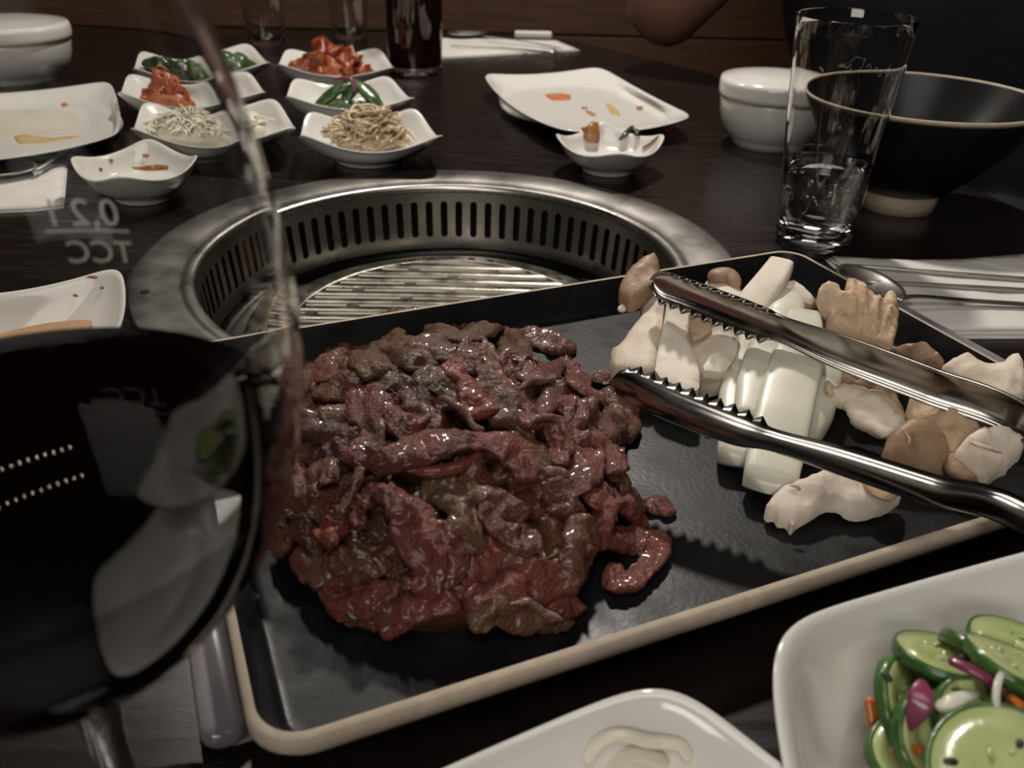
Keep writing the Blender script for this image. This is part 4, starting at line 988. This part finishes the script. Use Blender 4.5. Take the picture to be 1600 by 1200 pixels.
far = [tuple(p) for p in tips_f]+[tuple(Vector(tips_f[-1]).lerp(hinge, .5)+Vector((.008, .010, 0))), tuple(hinge+Vector((.004, .004, 0)))]
tongs = empty('tongs', (.12, .26, TZ+ZP), 'stainless steel serving tongs with toothed jaws lying across the onion and mushrooms', 'tongs')
for nm, pth, op in (('near', near, -1), ('far', far, 1)):
    hs = [.0135, .0135, .0125, .0085, .0105, .0118, .0118, .011, .009] if nm == 'near' else [.0140, .0150, .0150, .0120, .0155, .0160, .0150, .012, .009]
    o = obj('arm', arm(pth, hs, [.0035, .005, .005, .003, .0035, .004, .004, .004, .003], op, .062), M['steel_tong'], tongs)
    so = o.modifiers.new('solid', 'SOLIDIFY'); so.thickness = .0009; so.offset = 0
obj('hinge', lathe(hinge+Vector((0, 0, -.0085)), [(.0005, 0), (.006, 0), (.0065, .001), (.0065, .0155), (.006, .0165), (.0005, .0165)], 24), M['steel_tong'], tongs)

# ------------------------------------------------------------------ water tumblers, cola glass
def tumbler(name, label, c, r0, r1, h, water=None, group=None, cat='glass', liquid='water', bub=0, seed=1):
    t = empty(name, c, label, cat, group)
    bt = .011
    def R(z): return r0+(r1-r0)*(z/h)**1.05
    autosmooth(obj('wall', lathe(c, [(R(z), z) for z in [bt+.0005+(h-bt)*i/14 for i in range(15)]]+[(r1-.0003, h+.0008), (r1-.0012, h+.0008)]+[(R(z)-.0014, z) for z in [bt+.0005+(h-bt)*i/14 for i in range(14, -1, -1)]], 96, True), M['glass_solid'], t), 40)
    autosmooth(obj('glass_base', lathe(c, [(.0005, .0016), (r0*.55, .0012), (r0*.84, 0), (r0*.97, .0008), (R(.003), .003), (R(bt), bt), (R(bt)-.0014, bt+.001), (r0*.82, .0085), (r0*.5, .0072), (.0005, .0068)], 64), M['glass_solid'], t), 40)
    if water:
        w_ = [(.0005, .0075), (r0*.5, .0079), (r0*.80, .0092), (R(bt)-.0018, bt+.002), (R(water)-.0016, water-.001), (R(water)-.0015, water+.0006), (R(water)-.0026, water-.0003), (R(water)-.0034, water-.0003), (R(water)-.006, water-.0003), (.0005, water-.0003)]
        wo = autosmooth(obj('water' if liquid == 'water' else 'cola', lathe(c, w_, 64), M[liquid], t), 40)
        rn = random.Random(seed)
        for i in range(bub):
            a = rn.uniform(0, 2*PI); z = rn.uniform(.012, water-.003); rr = (R(z)-.0026)*math.sqrt(rn.uniform(.3, 1)); s = rn.uniform(.0006, .0011)
            obj('bubble', lathe(Vector(c)+Vector((rr*math.cos(a), rr*math.sin(a), z)), [(.0001, -s), (s*.7, -s*.7), (s, 0), (s*.7, s*.7), (.0001, s)], 8), M['air'], wo)
    return t, R
tc = P(1268, 378, 0)
tum, TR_ = tumbler('water_glass', 'tall flared tumbler half full of sparkling water beside the black bowl', tc, .0250, .0364, .1455, .055, bub=70)
tumbler('water_glass', 'faint empty tumbler behind the seaweed and kimchi dishes', P(418, 70, 0), .0245, .036, .138, None, 'water glasses at the far end')
tumbler('water_glass', 'faint tumbler directly behind the kimchi dish', P(548, 60, 0), .0245, .036, .138, None, 'water glasses at the far end')
cc = P(650, 112, 0)
cg = empty('cola_glass', cc, 'tall glass of dark cola right of the kimchi dish', 'glass')
autosmooth(obj('wall', lathe(cc, [(.0325, .004), (.0335, .03), (.0345, .08), (.036, .150), (.0352, .150)], 64), M['glass'], cg), 40)
autosmooth(obj('glass_base', lathe(cc, [(.0005, .001), (.029, 0), (.032, .002), (.0325, .006), (.031, .009), (.0005, .008)], 64), M['glass_solid'], cg), 40)
autosmooth(obj('cola', lathe(cc, [(.0005, .010), (.0312, .010), (.0330, .03), (.0340, .08), (.0350, .125), (.0005, .1252)], 64), M['cola'], cg), 40)

# ------------------------------------------------------------------ wine glass in the foreground
wy = .123; wc = Vector((-.0855, wy, TZ))
WP = [(.0060,.0800),(.012,.0835),(.0215,.0885),(.0310,.0965),(.0390,.107),(.0440,.117),(.0475,.128),(.0495,.139),(.0503,.150),(.0500,.161),(.0488,.172),(.0466,.184),(.0440,.195),(.0412,.206),(.0385,.216)]
wp = [(float(a[0]), float(a[1])) for a in catmull([np.array(q) for q in WP], 60)]
wg = empty('wine_glass', wc, 'large wine glass of dark red wine in the left foreground', 'wine glass')
ins = [(max(r-.0008, .0006), z+(.0010 if i < 4 else 0)) for i, (r, z) in enumerate(wp)][2:]
autosmooth(obj('bowl', lathe(wc, [(.0005, .0795)]+wp+[(wp[-1][0]-.0006, wp[-1][1]+.0006)]+ins[::-1]+[(.0005, .0830)], 160), M['glass_bowl'], wg), 40)
stem = [(.0005, .0005), (.034, .0005), (.0345, .0012), (.033, .0018), (.020, .003), (.008, .006), (.0045, .012), (.0038, .025), (.0036, .045), (.0040, .060), (.0055, .070), (.0085, .0765), (.0075, .0785), (.0070, .0792), (.0005, .0794)]
autosmooth(obj('stem', lathe(wc, [(float(a), float(b)) for a, b in stem], 64), M['glass_solid'], wg), 40)
WL = .131
def wr(z):
    for (r0, z0), (r1, z1) in zip(wp, wp[1:]):
        if z0 <= z <= z1: return r0+(r1-r0)*(z-z0)/(z1-z0)
    return wp[-1][0]
lq = [(.0005, .0824), (.0090, .0828)]+[(wr(z)-.0005, z) for z in np.linspace(.0860, WL-.001, 16)]+[(wr(WL)-.0007, WL+.0008), (wr(WL)-.0022, WL-.0001), (wr(WL)-.0045, WL-.0006), (wr(WL)-.0055, WL-.0006), (wr(WL)-.010, WL-.0006), (.0005, WL-.0006)]
autosmooth(obj('wine', lathe(wc, lq, 96), M['wine'], wg), 40)
tr_ = [(wr(WL)-.0012, WL+.0007), (wr(WL+.0022)-.00125, WL+.0022), (wr(WL+.0022)-.0014, WL+.0022), (wr(WL)-.0022, WL+.0001)]

def text_on_glass(s, size, center, rfun, phi0, z0, parent, far, slope=0.0, dz=0.0, name='engraving', shear=0.0):
    cu = bpy.data.curves.new('letters', 'FONT'); cu.body = s; cu.size = size; cu.align_x = 'CENTER'; cu.resolution_u = 3; cu.shear = shear
    cu.offset = size*.0
    to = bpy.data.objects.new('letters', cu); C.objects.link(to)
    bpy.context.view_layer.update()
    me = to.evaluated_get(bpy.context.evaluated_depsgraph_get()).to_mesh()
    V = [v.co.copy() for v in me.vertices]; F = [tuple(p.vertices) for p in me.polygons]
    to.evaluated_get(bpy.context.evaluated_depsgraph_get()).to_mesh_clear()
    bpy.data.objects.remove(to); bpy.data.curves.remove(cu)
    out = []
    for v in V:
        z = z0+dz+v.y+slope*v.x; r = rfun(z)+.00015; ph = phi0+v.x/r
        out.append(Vector((center[0]+r*math.cos(ph), center[1]+r*math.sin(ph), TZ+z)))
    return obj(name, (out, F), M['etch'], parent, False)
def find(px, py, c, rf, zmax, far=True):
    d = ray(px, py); t = .02; hits = []; prev = None
    while t < 1.2:
        p = _o+d*t; z = p.z-TZ
        if 0 < z < zmax:
            g = math.hypot(p.x-c[0], p.y-c[1])-rf(z)
            if prev is not None and g*prev < 0: hits.append(p.copy())
            prev = g
        t += .0004
    return (hits[-1] if far else hits[0]) if hits else None
h = find(137, 345, wc, wr, .216)
if h is not None:
    ph = math.atan2(h.y-wc.y, h.x-wc.x); z0 = h.z-TZ
    text_on_glass('0,2 l', .0085, wc, wr, ph, z0, wg, True, 0, -.0008)
    text_on_glass('TCC', .0070, wc, wr, ph-.03, z0, wg, True, 0, -.0090)
    # measuring line of the engraving
    V = []; F = []
    for i in range(25):
        a = ph+(i/24-.5)*.34
        for dz in (-.0017, -.0022):
            r = wr(z0+dz)+.0002; V.append(Vector((wc.x+r*math.cos(a), wc.y+r*math.sin(a), TZ+z0+dz)))
    for i in range(24): F.append((2*i, 2*i+1, 2*i+3, 2*i+2))
    obj('measuring_line', (V, F), M['etch'], wg)
def tr2(z): return TR_(z)
h = find(1374, 112, tc, tr2, .139, far=False)
if h is not None:
    ph = math.atan2(h.y-tc.y, h.x-tc.x); z0 = h.z-TZ
    def gp(u, v):
        z = z0+v-.25*u; r = tr2(z)+.0003; a = ph+u/r; return (tc.x+r*math.cos(a), tc.y+r*math.sin(a), TZ+z)
    sq_ = [gp(-.009+.0016*i, .0022*math.sin(i*1.9)+.0006*math.sin(i*.8)) for i in range(14)]
    obj('logo_script', ribbon(sq_, .0006, .0003, 90, 6, taper=0), M['etch'], tum)
    obj('logo_loop', ribbon([gp(-.010,.004), gp(-.016,.004), gp(-.019,-.001), gp(-.016,-.004), gp(-.012,-.001), gp(-.011,.005)], .0006, .0003, 30, 6, taper=0), M['etch'], tum)

# ------------------------------------------------------------------ white rice pots, black bowl
def pot(label, c, r, h, seedgroup):
    t = empty('rice_pot', c, label, 'pot', seedgroup)
    lid_z = h*.70
    obj('body', lathe(c, [(.0005, .002), (r*.55, .002), (r*.60, 0), (r*.64, 0), (r*.65, .004), (r*.74, .009), (r*.86, h*.26), (r*.93, h*.45), (r*.955, h*.62), (r*.955, lid_z), (r*.90, lid_z), (r*.88, h*.45), (r*.6, .010), (.0005, .008)], 72), M['porcelain'], t)
    obj('lid', lathe(c, [(r*.93, lid_z-.001), (r*.99, lid_z-.001), (r*1.0, lid_z+.003), (r*1.0, lid_z+.011), (r*.975, lid_z+.015), (r*.86, h*.94), (r*.6, h*.985), (r*.3, h), (.0005, h)], 72), M['porcelain'], t)
    return t
pot('white lidded rice pot beside the black bowl', P(1197, 224, 0), .0505, .064, 'white lidded pots')
pot('white lidded rice pot in the far left corner of the picture', P(40, 122, 0), .068, .066, 'white lidded pots')
bc = P(1398, 320, 0)
bb = empty('noodle_bowl', bc, 'wide black conical bowl with beige rim line and beige foot', 'bowl')
br, bz = .0865, .083
obj('outside', lathe(bc, [(.026, .0125), (.033, .0155), (.050, .031), (.068, .052), (.0815, .073), (.0856, .0806)], 96), M['bowl_black'], bb)
obj('foot', lathe(bc, [(.0005, .010), (.024, .010), (.0245, 0), (.0285, 0), (.0290, .0135), (.026, .0148), (.0005, .0148)], 72), M['stoneware'], bb)
obj('rim_line', lathe(bc, [(.0854, .0802), (.0868, .0822), (.0866, .0836), (.0852, .0838), (.0842, .0824)], 96, True), M['stoneware'], bb)
obj('inside', lathe(bc, [(.0848, .0830), (.0790, .0735), (.066, .054), (.048, .033), (.030, .020), (.015, .0165), (.0005, .016)], 96), M['bowl_black'], bb)

# ------------------------------------------------------------------ napkins and cutlery
def napkin(label, pts, z=.0012, layers=2, group=None, off=(.0, .0)):
    r0 = [P(x, y, 0) for x, y in pts]; c = sum(r0, Vector((0, 0, 0)))/len(r0)
    t = empty('napkin', c, label, 'napkin', group)
    for k in range(layers):
        s = 1-.025*k
        poly = [tuple(c+(q-c)*s+Vector((off[0]*k, off[1]*k, z+.0016*k))) for q in r0]
        vf = pillow(poly, .0008, .006, .0011, grid=.007, amp=.0006, sc=60, seed=k, smooth=0)
        obj('fold', vf, M['cloth'], t)
    return t
napkin('white paper napkin with chopsticks and spoon right of the platter', [(1288,408),(1400,414),(1500,413),(1560,408),(1680,398),(1700,530),(1445,531),(1360,470)], group='paper napkins', layers=3)
napkin('white napkin with a spoon at the left edge', [(112,258),(105,325),(55,331),(-60,336),(-60,262)], group='paper napkins')
napkin('white napkin under cutlery at the far side of the table', [(691,93),(906,80),(872,66),(690,62),(640,66),(640,96)], group='paper napkins')
ZU = .0055
def stick(name, label, cat, group, pts, r_, mt='steel_satin', z=ZU):
    o = obj(name, ribbon([P(x, y, zz) for x, y, zz in pts], [r_*1.2, r_*1.6, r_*2.2], [r_*1.2, r_*1.6, r_*2], 20, 12, taper=.02), M[mt]); tag(o, label, cat, group); return o
GCp = 'metal chopsticks on the right napkin'
stick('chopstick', 'upper of the two metal chopsticks, its tip near the tumbler', 'chopstick', GCp, [(1300,413,.0065),(1450,425,.0065),(1680,443,.0065)], .0019)
stick('chopstick', 'lower of the two metal chopsticks, next to the spoon handle', 'chopstick', GCp, [(1352,440,.0065),(1480,447,.0065),(1680,459,.0065)], .0019)
def spoon(label, bowl, handle, r_, z, group=None):
    bp = [P(x, y, z) for x, y in bowl]; a, b = bp; hd = [P(x, y, zz) for x, y, zz in handle]
    t = empty('spoon', (a+b)/2, label, 'spoon', group)
    ax = (b-a); L = ax.length; ax.normalize(); sd = ax.cross(Vector((0, 0, 1)))
    V = []; F = []; n, m = 40, 8
    for j in range(m+1):
        s = 1-j/m
        for i in range(n):
            t_ = 2*PI*i/n; V.append((a+b)/2+ax*(L/2*s*math.cos(t_))+sd*(r_*s*math.sin(t_)*(1-.12*math.cos(t_)))+Vector((0, 0, .006*(s**2)-.001)))
    for j in range(m):
        for i in range(n): F.append((j*n+i, j*n+(i+1) % n, (j+1)*n+(i+1) % n, (j+1)*n+i))
    o = obj('spoon_bowl', (V, F), M['steel_satin'], t); so = o.modifiers.new('solid', 'SOLIDIFY'); so.thickness = .0009; so.offset = 1
    obj('handle', ribbon(hd, [.005, .0045, .0055, .007], [.002, .0018, .0016, .0016], 24, 12, taper=.03), M['steel_satin'], t)
    return t
spoon('metal spoon on the right napkin, bowl toward the tumbler', [(1314,424),(1406,476)], [(1400,468,.0105),(1436,463,.0115),(1520,470,.0085),(1700,482,.0065)], .0135, .0055, 'metal spoons')
spoon('metal spoon with dark reflections on the left napkin', [(-30,268),(62,270)], [(56,266,.0095),(78,254,.0105),(95,243,.009),(120,228,.008)], .020, .0055, 'metal spoons')
spoon('metal spoon on the far napkin behind the square plate', [(700,57),(760,55)], [(752,56,.011),(800,62,.010),(840,68,.008),(880,77,.006)], .017, .0055, 'metal spoons')
stick('chopstick', 'metal chopstick on the far napkin', 'chopstick', 'cutlery on the far napkin', [(700,71,.0065),(780,74,.0065),(870,82,.0065)], .0019)
o = obj('chopstick_wrapper', box(-.028, .028, -.008, .008, 0, .010), M['cloth'], None, False)
o.location = P(833, 60, .0005); bevel(o, .003); tag(o, 'small folded white paper piece beyond the far napkin spoon', 'paper')

# ------------------------------------------------------------------ diner in black at the far right corner of the table
def skin_body(name, verts, edges, radii, mt, parent, rootv=0, lv=2):
    me = bpy.data.meshes.new(name); me.from_pydata([tuple(Vector(v)-parent.location) for v in verts], edges, [])
    o = bpy.data.objects.new(name, me); C.objects.link(o); o.parent = parent
    md = o.modifiers.new('skin', 'SKIN'); md.use_smooth_shade = True
    sv = me.skin_vertices[0].data
    for i, r_ in enumerate(radii):
        sv[i].radius = (r_, r_) if not isinstance(r_, tuple) else r_
        sv[i].use_root = (i == rootv)
    s = o.modifiers.new('sub', 'SUBSURF'); s.levels = lv; s.render_levels = lv
    me.materials.append(mt); return o
pr = empty('person', (.62, 1.38, 0), 'person in black clothes seated across the table, bare elbow resting on its edge', 'person')
T = TZ
hip = Vector((.62, 1.36, T-.17)); ch = Vector((.54, 1.25, T+.12)); nk = Vector((.50, 1.20, T+.34)); hd = Vector((.48, 1.16, T+.50))
shR = Vector((.34, 1.28, T+.26)); elR = P(1010, 38, .055); wrR = Vector((.33, 1.10, T+.24))
shL = Vector((.68, 1.16, T+.26)); elL = Vector((.74, 1.02, T+.02)); wrL = Vector((.66, .86, T-.06))
kR = Vector((.33, 1.13, T-.22)); kL = Vector((.60, 1.00, T-.22)); fR = Vector((.30, 1.10, T-.66)); fL = Vector((.56, .96, T-.66))
body_v = [hip, (hip+ch)/2, ch, nk, nk+Vector((-.005, -.01, .06)), hd, hd+Vector((-.005, -.005, .09)),
          shR, elR, (elR+wrR)/2, wrR, wrR+Vector((.03, -.02, .045)),
          shL, elL, (elL+wrL)/2, wrL, wrL+Vector((-.02, -.05, -.01)),
          kR, fR, fR+Vector((-.06, -.06, -.03)), kL, fL, fL+Vector((-.06, -.06, -.03)), hip+Vector((-.09, .05, -.03)), hip+Vector((.09, -.05, -.03))]
body_e = [(0,1),(1,2),(2,3),(3,4),(4,5),(5,6),(2,7),(7,8),(8,9),(9,10),(10,11),(2,12),(12,13),(13,14),(14,15),(15,16),(0,23),(23,17),(17,18),(18,19),(0,24),(24,20),(20,21),(21,22)]
body_r = [.12,.125,.13,.055,.055,.085,.075,.062,.056,.046,.029,.034,.062,.046,.043,.029,.034,.062,.042,.035,.062,.042,.035,.09,.09]
skin_body('body', body_v, body_e, body_r, M['skin'], pr)
sv_ = [hip, (hip+ch)/2, ch, nk-Vector((0, 0, .05)), shR, shR.lerp(elR, .55), shL, elL, elL.lerp(wrL, .9)]
skin_body('shirt', sv_, [(0,1),(1,2),(2,3),(2,4),(4,5),(2,6),(6,7),(7,8)], [.17,.165,.165,.075,.085,.066,.085,.062,.045], M['shirt'], pr)
skin_body('trousers', [hip, hip+Vector((-.09, .05, -.03)), kR, fR+Vector((0, 0, .06)), hip+Vector((.09, -.05, -.03)), kL, fL+Vector((0, 0, .06))], [(0,1),(1,2),(2,3),(0,4),(4,5),(5,6)], [.15,.11,.085,.06,.11,.085,.06], M['jeans'], pr)
for nm, w0, dv in (('R', wrR+Vector((.03, -.02, .045)), Vector((.35, -.15, .75))), ('L', wrL+Vector((-.02, -.05, -.01)), Vector((-.3, -.8, -.1)))):
    dv = dv.normalized(); sd = dv.cross(Vector((0, 0, 1))).normalized(); pn = sd.cross(dv)
    for k, ln in enumerate((.062, .075, .080, .074)):
        b = w0+sd*((k-1.5)*.018); pts = [b, b+dv*(ln*.45), b+dv*(ln*.72)-pn*.014, b+dv*(ln*.85)-pn*.030]
        obj('finger', ribbon(pts, [.018, .017, .015, .012], [.018, .017, .015, .012], 14, 10, taper=.12), M['skin'], pr)
    b = w0-sd*.030-dv*.02; obj('thumb', ribbon([b, b-sd*.018+dv*.02, b-sd*.012+dv*.045-pn*.01], [.022, .019, .014], [.022, .019, .014], 12, 10, taper=.15), M['skin'], pr)
hh = hd+Vector((-.003, -.003, .045))
face = Vector((-.45, -.85, 0)).normalized(); sf = Vector((face.y, -face.x, 0))
obj('hair', chunk(hh-face*.02+Vector((0, 0, .045)), .098, .100, .095, 3, .001), M['hair'], pr)
for s in (-1, 1):
    obj('ear', chunk(hh+sf*(.088*s)+Vector((0, 0, -.03)), .012, .018, .028, 1, .001), M['skin'], pr)
    obj('eye', chunk(hh+sf*(.032*s)+face*.082+Vector((0, 0, -.02)), .012, .012, .010, 1, .0), M['porcelain'], pr)
obj('nose', ribbon([hh+face*.083+Vector((0, 0, -.02)), hh+face*.102+Vector((0, 0, -.055)), hh+face*.090+Vector((0, 0, -.060))], [.014, .026, .02], .02, 10, 10, taper=.2), M['skin'], pr)
obj('mouth', ribbon([hh+face*.085-sf*.022+Vector((0, 0, -.082)), hh+face*.092+Vector((0, 0, -.082)), hh+face*.085+sf*.022+Vector((0, 0, -.082))], .010, .008, 10, 8, taper=.3), M['kimchi2'], pr)

# ------------------------------------------------------------------ strings of small bulbs under the ceiling; the wine and the bowls mirror them
for row, (xa, ya, za, xb, yb, zb) in enumerate(((-1.46, 1.58, 1.400, -1.12, 1.835, 1.345), (-1.45, 1.57, 1.500, -1.107, 1.832, 1.432))):
    A_, B_ = Vector((xa, ya, TZ+za)), Vector((xb, yb, TZ+zb))
    s = empty('light_string', A_, ['lower string of small warm bulbs, mirrored as the upper dotted arc in the wine', 'upper string of small warm bulbs, mirrored as the lower dotted arc in the wine'][row], 'lights', 'strings of bulbs')
    pts = [A_.lerp(B_, i/21)+Vector((0, 0, -.02*math.sin(PI*i/21))) for i in range(22)]
    obj('wire', ribbon([tuple(q) for q in pts[::3]]+[tuple(pts[-1])], .002, .002, 60, 6, taper=0), M['void'], s)
    for q in pts: obj('bulb', lathe(q+Vector((0, 0, -.010)), [(.0003, -.003), (.0022, -.002), (.0032, .001), (.0024, .003), (.0008, .009)], 10), M['bulb'], s)
